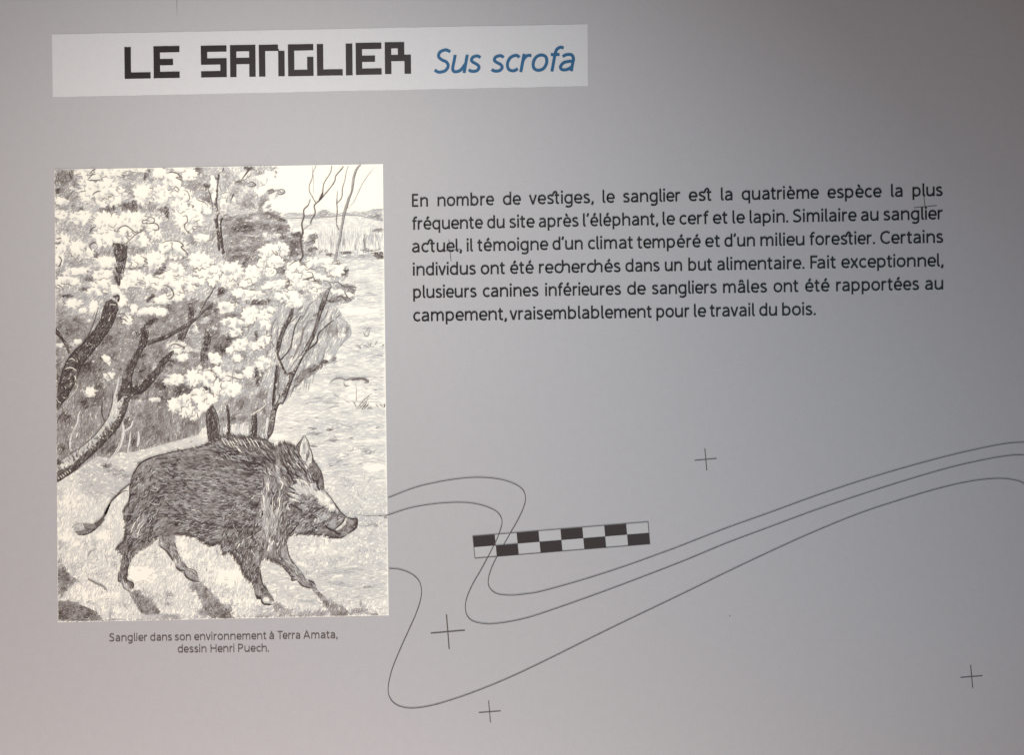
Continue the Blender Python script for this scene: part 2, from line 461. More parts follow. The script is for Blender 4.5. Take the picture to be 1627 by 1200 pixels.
CROSS = [((684.5, 1006.7), (738.8, 1002), (709.4, 977), (713.8, 1032), 1.9), ((760.6, 1133.1), (795.5, 1130.4), (776.3, 1114), (779.4, 1148.8), 1.5),
         ((1103.6, 731.9), (1138.7, 728.7), (1119.8, 712.9), (1123, 748), 1.5), ((1526, 1077.2), (1561, 1074.4), (1542.1, 1057.5), (1545.3, 1093.7), 1.5),
         ((1452, 330.1), (1488.3, 326.6), (1467.6, 310), (1471.6, 346), 1.1), ((697.5, 399.6), (732, 395.9), (713.2, 380), (716.7, 414.7), 1.1)]
for a, b, c, d, w in CROSS:
    r = Ribbons(0.12); r.add([a, b], w); r.add([c, d], w); r.build('cross_mark', [M_cross], PANEL)

TL, TR, BR, BL = [np.array(p) for p in ((751.2, 852.4), (1029.6, 829.6), (1032.6, 864.8), (754.7, 887.4))]
def bar(u, v): return (TL * (1 - u) + TR * u) * (1 - v) + (BL * (1 - u) + BR * u) * v
r = Ribbons(0.20)
for a, b in (((0, 0), (1, 0)), ((0, 1), (1, 1)), ((0, 0), (0, 1)), ((1, 0), (1, 1))):
    r.add([bar(*a), bar(*b)], 1.1, cap=0.55)
BARO = r.build('scale_bar', [M_line], PANEL)
for i in range(8):
    for j in range(2):
        dk = (i + j) % 2 == 0
        g = 0.0 if dk else 0.004
        r = Ribbons(0.32 if dk and j == 1 and i == 1 else 0.16 if dk else 0.06)
        if dk: r.lift = 0.32 if (i, j) == (1, 1) else 0.18
        r.poly([bar(i / 8, j / 2), bar((i + 1) / 8, j / 2), bar((i + 1) / 8, (j + 1) / 2), bar(i / 8, (j + 1) / 2)])
        r.build('dark_square' if dk else 'light_square', [M_square if dk else M_light], BARO)
r = Ribbons(0.1)
r.poly([(1158.9, 978), (1160, 978.2), (1160.2, 980.4), (1159.1, 980.6)])
r.build('speck', [M_cross], PANEL)
r = Ribbons(0.05); r.add([(280.5, -5), (281, 8), (281.6, 24)], [.9, .8, .3]); r.build('scratch', [M_edge], PANEL)

# ------------------------------------------------------------------ the pencil drawing
rng = np.random.default_rng(7)
PQ = [np.array(p, float) for p in ((86.6, 269.2), (608.4, 260.4), (617.6, 978.4), (92.2, 989.4))]
# sheet of paper, edges following the quad
pr = Ribbons(0.12)
pr.poly(PQ)
SHEET = pr.build('drawing_sheet', [M_paper], PANEL, label='cream sheet printed with a pencil drawing of a boar under trees')

X0, Y0, GW, GH, RS = 80, 254, 546, 742, 2      # raster of pigment density, two cells per photo pixel
tone = np.zeros((GH * RS, GW * RS))
ang = np.full_like(tone, 20.0)
jit = np.full_like(tone, 22.0)
slen = np.full_like(tone, 6.5)
reg = np.zeros(tone.shape, np.int8)
YY, XX = np.mgrid[0:GH * RS, 0:GW * RS]
YY = YY / RS + Y0 + .25; XX = XX / RS + X0 + .25


def noise(scale, seed):
    g = np.random.default_rng(seed)
    h, w = int(GH / scale) + 4, int(GW / scale) + 4
    a = g.random((h, w))
    fy = (YY - Y0) / scale; fx = (XX - X0) / scale
    iy = fy.astype(int); ix = fx.astype(int); ty = fy - iy; tx = fx - ix
    ty = ty * ty * (3 - 2 * ty); tx = tx * tx * (3 - 2 * tx)
    return (a[iy, ix] * (1 - tx) + a[iy, ix + 1] * tx) * (1 - ty) + (a[iy + 1, ix] * (1 - tx) + a[iy + 1, ix + 1] * tx) * ty


N12 = noise(12, 1); N6 = noise(5.5, 2); N3 = noise(2.6, 3); N30 = noise(34, 4)
TILE = {'A': (80, 255), 'B': (350, 255), 'C': (80, 440), 'D': (350, 440), 'E': (80, 620), 'F': (350, 620), 'G': (80, 800), 'H': (350, 800)}


def pts(s):
    """'A 10,20 30,40 C 5,6' -> photo pixels; a letter sets the 6x enlarged tile the numbers were read in"""
    out = []; o = (0, 0); k = 6.0
    for w in s.split():
        if w in TILE: o = TILE[w]; k = 6.0
        elif w == 'P': o = (0, 0); k = 1.0
        else:
            a, b = w.split(','); out.append((o[0] + float(a) / k, o[1] + float(b) / k))
    return np.array(out)


def inside(p):
    x0, y0 = p.min(0) - 2; x1, y1 = p.max(0) + 2
    i0 = max(int((y0 - Y0) * RS), 0); i1 = min(int((y1 - Y0) * RS) + 1, tone.shape[0])
    j0 = max(int((x0 - X0) * RS), 0); j1 = min(int((x1 - X0) * RS) + 1, tone.shape[1])
    sl = (slice(i0, i1), slice(j0, j1))
    x = XX[sl]; y = YY[sl]
    m = np.zeros(x.shape, bool)
    q = np.roll(p, -1, 0)
    for (ax, ay), (bx, by) in zip(p, q):
        if ay == by: continue
        c = ((ay > y) != (by > y)) & (x < (bx - ax) * (y - ay) / (by - ay) + ax)
        m ^= c
    return sl, m


def fill(p, t, a=None, j=None, L=None, r=None, vary=0.35, smooth=False):
    p = pts(p) if isinstance(p, str) else np.asarray(p, float)
    if smooth: p = spline(p, 5, True)
    sl, m = inside(p)
    v = t * (1 + vary * (1.3 * N6[sl] + .7 * N12[sl] - 1))
    tone[sl][m] = np.clip(v, 0, 1)[m]
    if a is not None: ang[sl][m] = a
    if j is not None: jit[sl][m] = j
    if L is not None: slen[sl][m] = L
    if r is not None: reg[sl][m] = r


def blob(tile, X, Y, rx, ry, t, rot=0, a=None, soft=.45, edge=.35, L=None, mode='set'):
    ox, oy = TILE[tile]; cx = ox + X / 6; cy = oy + Y / 6; rx = max(rx / 6, 1.2); ry = max(ry / 6, 1.2)
    R = max(rx, ry) * 1.5 + 2
    i0 = max(int((cy - R - Y0) * RS), 0); i1 = min(int((cy + R - Y0) * RS) + 1, tone.shape[0])
    j0 = max(int((cx - R - X0) * RS), 0); j1 = min(int((cx + R - X0) * RS) + 1, tone.shape[1])
    if i1 <= i0 or j1 <= j0: return
    sl = (slice(i0, i1), slice(j0, j1))
    c, s = math.cos(math.radians(rot)), math.sin(math.radians(rot))
    dx = XX[sl] - cx; dy = YY[sl] - cy
    u = (dx * c + dy * s) / rx; v = (-dx * s + dy * c) / ry
    d = np.hypot(u, v) * (1 + edge * (N6[sl] - .5) * 1.3 + edge * (N3[sl] - .5))
    m = np.clip((1.1 - d) / soft, 0, 1)
    T = t * (1 + .3 * (N6[sl] - .5) * 2)
    if mode == 'max': tone[sl] = np.maximum(tone[sl], T * m)
    else: tone[sl] = tone[sl] * (1 - m) + T * m
    mm = m > .5
    if a is not None: ang[sl][mm] = a
    if L is not None: slen[sl][mm] = L


LINES_OUT = []       # (points, widths, tone, region)


def st(s, w, t=.8, r=1, sm=True, wob=.25, rev=False):
    p = pts(s) if isinstance(s, str) else np.asarray(s, float)
    if sm and len(p) > 2: p = spline(p, 6)
    elif len(p) == 2: p = p[0] + (p[1] - p[0]) * np.linspace(0, 1, 6)[:, None]
    n = len(p)
    if wob: p = p + np.cumsum(rng.normal(0, wob * .3, (n, 2)), 0) * .5 + rng.normal(0, wob * .35, (n, 2))
    if np.ndim(w): ww = np.interp(np.linspace(0, 1, n), np.linspace(0, 1, len(w)), w)
    else: ww = w * (1 - .75 * np.abs(np.linspace(-1, 1, n)) ** 3)
    ww = ww * rng.uniform(.75, 1.2, n)
    LINES_OUT.append((p, ww, t, r))


def leaf(tile, X, Y, rx, ry, rot=0, dark=.6, den=1.0):
    """a pale tuft of leaves: bare paper with lobed tips, short curled pencil marks along its edge"""
    ox, oy = TILE[tile]; cx = ox + X / 6; cy = oy + Y / 6; rx /= 6; ry /= 6
    per = math.pi * (rx + ry)
    n = max(5, int(per / 7.0))
    th0 = rng.uniform(0, 6.28)
    th = np.linspace(0, 2 * np.pi, n * 8, endpoint=False)
    ph = (th * n / (2 * np.pi) + th0) % 1
    amp = rng.uniform(.15, .55, n)[(th * n / (2 * np.pi)).astype(int) % n]
    rr = .86 + amp * (1 - 2.0 * np.abs(ph - .5)) ** .8 + .03 * np.sin(th * 2 + th0) + rng.normal(0, .015, th.size)
    c, s = math.cos(math.radians(rot)), math.sin(math.radians(rot))
    ex = rx * rr * np.cos(th); ey = ry * rr * np.sin(th)
    P_ = np.stack([cx + ex * c - ey * s, cy + ex * s + ey * c], 1)
    sl, m = inside(P_)
    gx = (XX[sl] - cx) / rx; gy = (YY[sl] - cy) / ry
    sh = np.clip(.01 + .22 * (gy * .8 - gx * .25) + .8 * (N6[sl] - .64), 0, .26)      # grey modelling low in the tuft
    tone[sl][m] = sh[m]; ang[sl][m] = rng.uniform(20, 70); slen[sl][m] = 4
    for _ in range(int(rx * ry / 75)):
        a = rng.uniform(0, 6.28); d0 = math.sqrt(rng.random()) * .85; o = np.array([cx + rx * d0 * math.cos(a), cy + ry * d0 * math.sin(a)])
        R_ = rng.uniform(1.6, 3.4); a0 = rng.uniform(-1.2, 1.0); aa_ = np.linspace(a0, a0 + rng.uniform(1.6, 3.4), 7)
        LINES_OUT.append((o + np.stack([R_ * 1.3 * np.cos(aa_), R_ * np.sin(aa_)], 1), np.interp(np.linspace(0, 1, 7), [0, .5, 1], [.4, rng.uniform(.9, 1.5), .4]), rng.uniform(.18, .42), 1))
    # edge marks: arcs over single lobes, stronger below and to the right
    k = 0
    while k < n:
        i0 = k * 8; span = int(rng.integers(6, 15))
        idx = (np.arange(i0, i0 + span)) % len(th)
        mid = idx[len(idx) // 2]
        side = math.sin(th[mid]) * .6 + math.cos(th[mid]) * .35
        if rng.random() < (.34 + .34 * side) * den:
            q = P_[idx] + rng.normal(0, .25, 2)
            LINES_OUT.append((q, np.interp(np.linspace(0, 1, span), [0, .3, 1], [.5, rng.uniform(1.0, 2.0), .4]), np.clip(dark * rng.uniform(.55, 1.3), .2, 1), 1))
        k += 1
    # a few faint veins inside
    for _ in range(int(rx * ry / 400 * den + rng.random() * .7)):
        a = rng.uniform(0, 6.28); d0 = rng.uniform(.1, .5); q0 = np.array([cx + rx * d0 * math.cos(a), cy + ry * d0 * math.sin(a)])
        dv = np.array([math.cos(a), math.sin(a)]) * min(rx, ry) * rng.uniform(.2, .4)
        LINES_OUT.append((spline([q0, q0 + dv * .5 + rng.normal(0, .8, 2), q0 + dv], 3), .7, .28, 1))


# ---- broad areas -------------------------------------------------------------
fill([(80, 250), (630, 250), (630, 1000), (80, 1000)], .022, a=5, j=10, L=9, r=0)
# distant land and meadow on the right
fill('B 560,500 700,490 830,515 920,500 990,470 1080,500 1200,490 1350,490 1450,462 1570,455 1570,590 1500,560 1350,528 1200,522 1000,542 800,548 640,552', .30, a=8, j=15, L=7, r=0)
fill('B 640,552 800,548 1000,542 1350,528 1500,560 1575,600 1575,640 1300,660 930,670 700,640', .13, a=-6, j=25, L=8, r=0)
fill('B 930,640 1200,660 1575,640 1575,880 930,900', .15, a=88, j=6, L=11, r=0)
fill('B 900,900 1575,880 P 616,478 540,478 500,430', .16, a=4, j=8, L=12, r=0)
fill('D 1000,0 1590,0 1600,1200 F 1610,1200 1050,1100 860,700 640,520 480,440 D 600,1150', .12, a=3, j=10, L=11, r=0)
for k in range(46):     # horizontal bands of light and shade over the meadow
    y = rng.uniform(430, 760); x = rng.uniform(470, 618)
    blob('A', (x - 80) * 6, (y - 255) * 6, rng.uniform(60, 260), rng.uniform(10, 34), rng.choice([.02, .04, .08, .16, .20]), rot=rng.uniform(-8, 3), a=rng.uniform(-4, 8), soft=.8)
blob('D', 1300, 330, 260, 60, .03, a=2, soft=.7); blob('D', 1330, 1120, 230, 130, .05, soft=.6); blob('D', 1300, 830, 200, 60, .10, soft=.8)
blob('B', 1350, 1080, 220, 60, .06, soft=.7)
blob('D', 1450, 760, 150, 90, .24, a=5, soft=.9); blob('F', 1200, 330, 380, 50, .26, a=2, soft=.9); blob('F', 1120, 650, 130, 90, .26, a=20, soft=.9)
blob('F', 1180, 930, 180, 110, .28, a=25, soft=.9); blob('F', 1150, 780, 150, 60, .22, soft=.9); blob('F', 1490, 740, 110, 50, .015, soft=.3); blob('F', 960, 90, 130, 60, .24, a=3, soft=.6)
blob('F', 720, 230, 180, 60, .08, soft=.6); blob('F', 620, 500, 130, 60, .04, soft=.5); blob('F', 560, 440, 80, 40, .03)
# ground lower half
fill('E 60,850 220,800 440,600 800,560 1520,440 F 0,430 480,440 1000,900 1610,1100 H 1610,100 1610,1200 G 60,1200', .11, a=72, j=22, L=7, r=4)
fill('F 990,930 1610,900 H 1620,560 640,560 640,330 1150,330 1300,250', .14, a=15, j=50, L=7, r=4)
fill('H 400,560 640,600 1620,560 1620,900 1000,1000 500,900', .14, a=6, j=14, L=11, r=4)
for k in range(70):
    y = rng.uniform(770, 985); x = rng.uniform(90, 615)
    blob('A', (x - 80) * 6, (y - 255) * 6, rng.uniform(30, 110), rng.uniform(15, 60), rng.choice([.01, .02, .04, .16, .22]), rot=rng.uniform(-20, 20), a=rng.choice([85, 75, 68, 5]), soft=.9)
blob('G', 850, 680, 240, 130, .04, a=5, soft=.6); blob('H', 80, 700, 210, 110, .035, soft=.6); blob('H', 980, 440, 340, 70, .05, soft=.7)
blob('G', 230, 100, 150, 80, .10, soft=.7); blob('E', 200, 1060, 170, 90, .05, soft=.7); blob('G', 400, 890, 250, 60, .05, soft=.6)
blob('H', 180, 950, 200, 60, .05, soft=.5); blob('H', 550, 660, 90, 110, .09, soft=.7)
# ---- foliage mass ------------------------------------------------------------
FOL = 'A 30,60 B 490,50 500,100 460,110 440,85 430,120 330,150 400,230 340,290 370,350 440,300 540,270 620,300 520,370 440,390 390,470 530,498 640,570 680,680 800,730 930,710 900,800 935,860 900,930 1130,960 1230,1080 1190,1150 D 1080,60 1300,100 1260,230 1100,280 1190,400 1240,500 1220,580 1120,700 1100,800 980,860 960,880 800,990 700,1090 F 600,90 530,200 510,400 480,450 0,450 E 1500,470 800,600 440,640 220,790 60,880'
fill(FOL, .27, a=38, j=28, L=6, r=1)
fill('B 180,60 490,50 500,100 460,110 440,85 410,110 330,150 400,230 340,290 370,350 330,500 0,520 0,60', .20, a=30, j=60, L=5, r=1)
fill('B 60,560 140,520 250,545 330,490 400,480 470,515 530,498 640,570 690,680 800,740 800,900 560,1060 300,1060 60,950 30,700', .44, a=15, j=25, L=6, r=1, vary=.8)
fill('C 60,400 700,380 900,300 1300,200 1620,250 1620,1200 60,1200', .44, a=40, j=35, L=6, r=1)
fill('E 60,0 1620,0 1480,470 800,590 440,620 220,790 60,860', .43, a=75, j=22, L=8, r=1)
fill('D 520,280 700,300 900,200 1100,260 1190,400 1240,500 1220,580 1120,700 1100,800 980,860 800,990 700,1090 620,1200 430,1200 450,850 500,500', .25, a=62, j=14, L=9, r=1)
fill('F 0,100 600,90 530,200 510,400 480,450 250,450 0,430', .34, a=75, j=20, L=8, r=1)
fill('E 800,590 1000,540 1500,400 1480,500 1400,560 1200,590 1030,630 860,700 780,790 620,800 470,640 560,600', .13, a=12, j=20, L=8, r=4)
fill('E 440,620 560,560 800,590 780,790 620,820 F 0,440', .16, a=-60, j=18, L=9, r=4) if False else None
fill('E 250,800 440,640 620,720 800,790 760,900 600,1030 300,1000', .22, a=-8, j=25, L=8, r=4)
fill('F 30,300 270,300 270,440 30,440', .12, a=86, j=10, L=9, r=1)
# mid-tone mottling of the leaves
for k in range(420):
    x = rng.uniform(88, 560); y = rng.uniform(262, 640)
    i = int((y - Y0) * RS); j = int((x - X0) * RS)
    if reg[i, j] != 1: continue
    b0 = tone[i, j]
    blob('A', (x - 80) * 6, (y - 255) * 6, rng.uniform(14, 50), rng.uniform(9, 30), np.clip(b0 * rng.choice([.15, .35, .6, 1.5, 1.8]), .02, .8), rot=rng.uniform(-60, 20), a=rng.uniform(0, 80), soft=.5, edge=.8)
for k in range(90):
    x = rng.uniform(60, 780); y = rng.uniform(500, 1010)
    if y < 480 + .25 * x * .4: continue
    blob('B', x, y, rng.uniform(18, 70), rng.uniform(6, 16), rng.choice([.12, .2, .3, .75, .85]), rot=rng.uniform(-14, 12), a=rng.uniform(-10, 30), soft=.6, edge=.9)
for k in range(46):
    u = rng.random(); c_ = spline(pts('B 420,500 540,515 640,580 700,690 800,750 800,880 720,980'), 12); q = c_[int(u * (len(c_) - 1))] + rng.normal(0, 2.5, 2)
    blob('B', (q[0] - 350) * 6, (q[1] - 255) * 6, rng.uniform(14, 34), rng.uniform(8, 14), rng.choice([.04, .1, .6, .7]), rot=rng.uniform(-20, 20), a=rng.uniform(0, 40), soft=.5, edge=1.0)
for k in range(60):
    blob('B', rng.uniform(60, 480), rng.uniform(430, 600), rng.uniform(14, 40), rng.uniform(8, 18), rng.choice([.12, .22, .3, .5, .6]), rot=rng.uniform(-30, 20), a=rng.uniform(0, 50), soft=.6, edge=.9)
# dark patches (tile, X, Y, rx, ry, tone, rot, stroke angle)
DK = """A 110,180,90,110,.60,0,70 A 205,130,22,75,.8,0,85 A 70,290,30,40,.75,0,60 A 760,160,85,50,.36,0,20 A 760,290,75,80,.42,0,10 A 920,130,26,75,.75,25,70 A 960,180,70,25,.35,0,20 A 540,455,100,48,.62,0,85 A 610,440,25,45,.85,0,85 A 720,440,45,50,.75,0,85 A 800,455,36,65,.92,0,88 A 930,450,110,40,.55,0,80
A 1060,465,50,30,.7,0,60 A 1112,495,28,62,.92,-10,80 A 295,460,24,20,.9,0,40 A 190,340,120,60,.48,0,30 A 170,440,110,40,.45,0,30 A 240,220,50,50,.45,0,50 A 1400,95,45,40,.8,0,30 A 1390,250,110,80,.42,0,30 A 1490,242,30,30,.85,0,50 A 1510,370,60,50,.6,0,50 A 1150,640,85,100,.36,0,60 A 1530,760,90,150,.40,0,50 A 1430,650,90,50,.40,0,30
A 1360,760,80,60,.45,0,30 A 1060,820,60,60,.35,0,20 A 660,850,80,60,.62,0,70 A 830,850,110,45,.55,0,60 A 540,870,80,40,.45,0,60 A 440,920,28,42,.85,15,80 A 1130,920,36,50,.55,0,60 A 1060,1045,60,28,.92,-25,30 A 400,710,26,34,.85,30,60 A 650,1130,50,60,.8,0,88 A 90,1080,50,50,.55,0,60 A 390,1130,80,28,.6,0,20 A 240,980,110,35,.42,0,20
A 250,620,180,70,.30,0,30 A 1240,1000,50,60,.42,0,60 A 1390,1130,60,50,.5,0,50 A 120,620,50,60,.36,0,30 A 580,330,20,60,.55,30,70 A 970,385,30,14,.7,-50,30
B 270,75,60,30,.75,0,20 B 370,105,60,50,.40,0,30 B 505,75,45,26,.42,0,30 B 530,110,28,22,.45,0,60 B 520,150,16,26,.4,0,60 B 550,70,14,16,.35,0,60 B 190,210,60,28,.68,0,20 B 60,240,50,60,.42,0,30 B 300,230,38,30,.35,0,30 B 150,300,60,60,.42,0,30 B 300,350,60,45,.40,0,30 B 240,410,100,60,.48,0,20 B 410,390,30,60,.55,35,60 B 470,300,45,22,.5,-20,30 B 580,300,38,24,.4,0,20 B 60,140,60,50,.4,0,30
B 230,650,200,40,.82,-3,15 B 120,580,120,50,.55,0,20 B 460,520,80,40,.68,0,25 B 590,565,60,22,.8,5,10 B 560,650,130,50,.68,0,15 B 400,620,100,40,.6,0,20 B 740,710,70,35,.82,0,20 B 680,790,110,50,.75,0,25 B 640,870,110,50,.72,0,30 B 880,725,55,30,.6,0,15 B 860,780,60,22,.55,0,15 B 870,850,60,30,.62,0,15 B 230,770,160,50,.58,0,20 B 330,840,90,40,.68,0,30 B 200,930,150,40,.78,0,20
B 240,1000,60,60,.68,0,60 B 560,1040,90,45,.75,0,25 B 570,960,60,50,.6,0,30 B 100,680,70,60,.5,0,40 B 850,900,100,30,.4,0,10 B 520,870,50,60,.45,0,50 B 1180,1060,50,50,.8,40,50 B 1000,990,60,25,.55,0,20 B 780,1180,80,20,.4,0,20 B 420,1120,50,50,.4,0,60 B 60,790,50,60,.5,0,40
B 1200,880,80,18,.78,0,5 B 1390,857,55,18,.85,0,5 B 1050,895,60,18,.75,0,5 B 990,860,60,20,.5,0,60 B 1180,780,16,80,.45,0,88 B 1375,770,16,90,.55,0,88 B 1450,730,70,70,.30,0,80 B 1290,830,10,40,.45,0,88 B 1300,915,230,30,.32,0,4 B 1510,545,70,25,.5,20,10 B 1520,665,60,22,.55,0,10 B 1000,495,60,20,.42,0,10
C 170,480,150,90,.58,0,35 C 350,860,110,90,.72,0,40 C 220,430,160,60,.5,0,20 C 560,620,130,80,.60,0,40 C 640,500,60,90,.5,0,30 C 620,745,45,45,.6,0,40 C 890,900,90,110,.52,0,60 C 1060,1030,70,60,.75,0,40 C 1060,740,90,70,.55,0,30 C 1250,1090,90,60,.72,0,40 C 1500,1060,46,46,.85,0,50 C 470,1080,40,120,.55,0,70 C 1560,650,90,70,.55,0,30 C 150,180,70,18,.75,0,20 C 330,120,70,22,.6,0,10
C 950,205,50,24,.9,-35,40 C 980,415,50,26,.92,-10,20 C 1350,260,40,25,.7,0,30 C 1540,430,26,26,.8,0,50 C 1580,320,20,32,.85,20,60 C 1610,140,22,55,.9,0,80 C 820,420,60,30,.4,0,40 C 100,330,60,70,.45,0,40 C 560,820,80,60,.5,0,40 C 1180,870,130,60,.42,0,20 C 1000,540,120,30,.55,0,15 C 90,850,40,50,.6,0,50 C 400,960,80,60,.55,0,60 C 1180,460,100,50,.5,0,30 C 1400,620,80,50,.36,0,20
C 1560,1150,50,40,.5,0,50 C 700,400,60,40,.5,0,20 C 780,200,50,60,.38,0,40 C 1000,290,120,20,.4,0,20 C 640,190,40,22,.85,0,20 C 600,100,40,10,.7,0,10
D 370,245,110,36,.80,0,60 D 270,80,90,18,.55,0,15 D 430,230,60,40,.7,0,80 D 60,600,70,50,.7,0,40 D 20,690,70,60,.85,0,30 D 345,560,16,42,.85,0,85 D 350,950,24,100,.92,0,88 D 400,930,14,60,.85,15,80 D 45,1000,13,34,.9,20,80 D 210,760,60,50,.42,0,30 D 640,75,28,40,.45,0,50 D 20,140,40,40,.75,0,50 D 100,370,100,40,.5,0,30 D 460,650,40,80,.4,0,80
D 1150,180,110,60,.55,0,20 D 1160,100,90,40,.40,0,30 D 1050,230,80,30,.65,0,15 D 1250,130,50,60,.5,0,50 D 1080,500,90,70,.46,0,85 D 1215,510,26,80,.5,0,60 D 870,890,105,36,.72,-18,30 D 780,960,110,55,.55,-30,40 D 1090,790,30,36,.55,0,40 D 1370,180,90,10,.3,0,3 D 1390,520,45,30,.4,0,60 D 1380,490,70,10,.45,0,10 D 1400,650,110,22,.3,0,30 D 280,1000,50,80,.4,0,60 D 400,1130,60,60,.5,0,60
E 370,110,120,80,.66,0,35 E 740,300,45,50,.75,0,50 E 735,460,25,70,.55,10,80 E 800,480,26,110,.62,8,85 E 560,560,110,70,.62,-30,45 E 540,720,45,30,.75,0,30 E 610,770,90,25,.45,0,5 E 970,400,130,110,.5,0,50 E 1340,320,90,70,.58,0,75 E 1160,330,60,60,.42,0,80 E 150,330,60,160,.55,0,85 E 330,420,110,120,.42,0,80 E 100,560,60,60,.6,0,60 E 500,60,40,60,.6,0,60
E 900,240,130,60,.52,0,50 E 1060,100,70,60,.6,0,40 E 1210,430,20,40,.5,0,88 E 1130,470,14,22,.8,0,88 E 850,690,40,18,.5,0,10 E 220,490,30,60,.5,0,85 E 560,350,60,80,.4,0,60 F 200,130,70,70,.55,0,60 F 170,270,120,50,.5,0,20 F 330,180,60,60,.45,0,60 F 420,240,40,110,.45,0,80 F 20,300,40,80,.45,0,80
F 890,370,60,14,.45,0,3 F 1050,380,55,14,.7,0,5 F 920,415,70,18,.5,0,5 F 890,535,30,8,.7,0,5 F 1060,715,40,12,.5,0,5 F 1250,460,30,12,.5,0,5 F 820,130,40,7,.5,0,3 F 1500,355,30,14,.5,0,20 F 1410,590,70,30,.38,0,40 F 1080,480,60,18,.35,0,5"""
for ln in DK.replace('\n', ' ').split():
    if ln in TILE: tl = ln; continue
    X, Y, a, b, t, ro, sa = [float(q) for q in ln.split(',')]
    blob(tl, X, Y, a, b, t, rot=ro, a=sa, soft=.55, edge=.7)

LV_ = """A 400,130,120,60 A 330,110,90,40 A 560,100,160,60 A 790,85,120,24 A 470,260,190,110 A 620,330,110,95 A 420,330,130,60 A 900,325,100,85 A 1060,320,80,85 A 1040,115,60,60 A 1170,200,80,90 A 1320,140,90,50 A 1250,320,90,55 A 1230,90,60,26 A 1450,445,110,55,35 A 1300,560,110,110 A 1230,440,80,60 A 300,540,110,60 A 100,520,60,45 A 110,390,60,38 A 540,590,130,100 A 790,590,130,100 A 520,730,130,85
A 740,700,110,75 A 960,600,90,80 A 850,760,100,70 A 1000,700,60,70 A 1200,850,110,90 A 1100,820,60,60 A 120,790,70,80 A 260,850,70,80,20 A 350,890,80,45 A 550,970,120,55 A 1000,960,100,85 A 850,960,80,60 A 1430,960,110,75 A 1190,1040,90,60 A 1080,1130,110,60 A 800,1130,100,80 A 1450,740,70,45 A 1500,1050,110,70 A 240,1060,130,36 A 200,1150,100,36 A 90,940,40,60 A 500,1090,90,45 A 1290,1150,80,45 A 1560,1150,60,60 A 700,990,60,30
A 1560,230,30,90 A 1380,560,70,70 A 1560,350,25,60 A 480,410,60,40
B 30,420,36,55 B 480,890,90,100 B 590,850,70,60 B 120,1050,100,85 B 320,1080,80,85 B 480,1060,60,45 B 400,990,50,40,-45 B 720,1015,90,50 B 870,985,100,45 B 700,1095,80,50 B 1090,1030,90,70 B 850,1095,60,50 B 550,1180,130,40 B 950,1130,100,40 B 70,1150,80,45 B 540,980,70,45 B 240,1170,70,35 B 1010,960,80,28 B 120,370,25,22 B 50,330,30,25 B 240,140,50,30 B 420,200,30,30
C 560,105,130,55,25 C 450,130,90,50 C 220,255,80,42 C 310,320,36,28 C 500,70,100,42 C 140,40,90,40 C 740,60,110,50 C 1000,60,130,60 C 1180,90,100,80 C 1340,70,80,70 C 1420,40,70,40 C 1090,220,110,45,-10 C 930,330,110,36,-15 C 690,225,50,55 C 800,300,40,40 C 1060,330,80,36 C 740,410,50,50 C 1200,190,80,50 C 540,790,60,30,45 C 560,950,50,40 C 1200,650,110,28,-8 C 1220,700,80,30 C 1260,770,50,40
C 1180,980,100,50 C 1360,970,70,80 C 1500,960,75,80 C 1430,1120,80,50 C 1560,780,70,50 C 380,1100,55,45 C 1580,1060,50,70 C 1260,1170,60,30 C 1590,900,45,50 C 1000,1170,50,20 C 260,620,45,26 C 100,650,40,22 C 420,290,40,60 C 90,80,40,30
D 60,60,70,55 D 60,290,80,55 D 240,165,150,50 D 380,180,70,40 D 640,180,110,60 D 700,250,70,50 D 560,90,110,45 D 850,80,120,55 D 280,370,80,80 D 130,440,110,50 D 420,380,60,70 D 430,460,45,55 D 150,530,65,45 D 430,600,70,40,-20 D 340,660,90,45 D 190,650,75,55 D 410,830,70,65 D 60,1060,70,70 D 150,1080,50,80 D 60,950,60,40 D 160,960,60,40 D 730,60,110,45 D 900,150,60,50 D 270,920,50,45 D 160,780,50,40 D 480,320,40,30 D 90,700,40,30
E 1190,150,70,70 E 1300,200,80,60 E 1410,60,80,70 E 1530,80,70,50 E 1380,240,50,50 E 1280,100,70,60 E 1470,170,60,50 D 1130,150,60,30 D 1220,170,50,24"""
for ln in LV_.replace('\n', ' ').split():
    if ln in TILE: tl = ln; continue
    q = [float(z) for z in ln.split(',')]
    if rng.random() < .75:
        blob(tl, q[0] + q[2] * rng.uniform(-.3, .4), q[1] + q[3] * .95, q[2] * rng.uniform(.5, .9), max(q[3] * .42, 14), rng.uniform(.34, .58), rot=rng.uniform(-15, 10), a=rng.uniform(20, 80), soft=.6, edge=.9, mode='max')
for ln in LV_.replace('\n', ' ').split():
    if ln in TILE: tl = ln; continue
    q = [float(z) for z in ln.split(',')]
    leaf(tl, q[0], q[1], q[2] * 1.0, q[3] * 1.0, q[4] if len(q) > 4 else rng.uniform(-12, 12), dark=.50)
blob('E', 1468, 425, 48, 62, .06, soft=.3, edge=.2)
# darks that lie over the tufts
fill('A 590,780 740,795 725,960 700,1080 655,1085 630,960 600,860', .85, a=80, j=10, L=8, r=2)
fill('A 690,810 745,795 725,980 680,960', .97, a=82, j=8, L=8, r=2)
for q in ('A 615,980 640,1050 655,1075', 'A 620,1100 640,1140 650,1200', 'A 665,1110 660,1200'): st(q, 3, .9)
blob('A', 1060, 1045, 60, 24, .92, -25, a=25, edge=.8); blob('A', 800, 440, 34, 60, .9, 0, a=88); blob('A', 720, 440, 36, 40, .72, a=85); blob('A', 1112, 495, 24, 56, .9, -10, a=80)
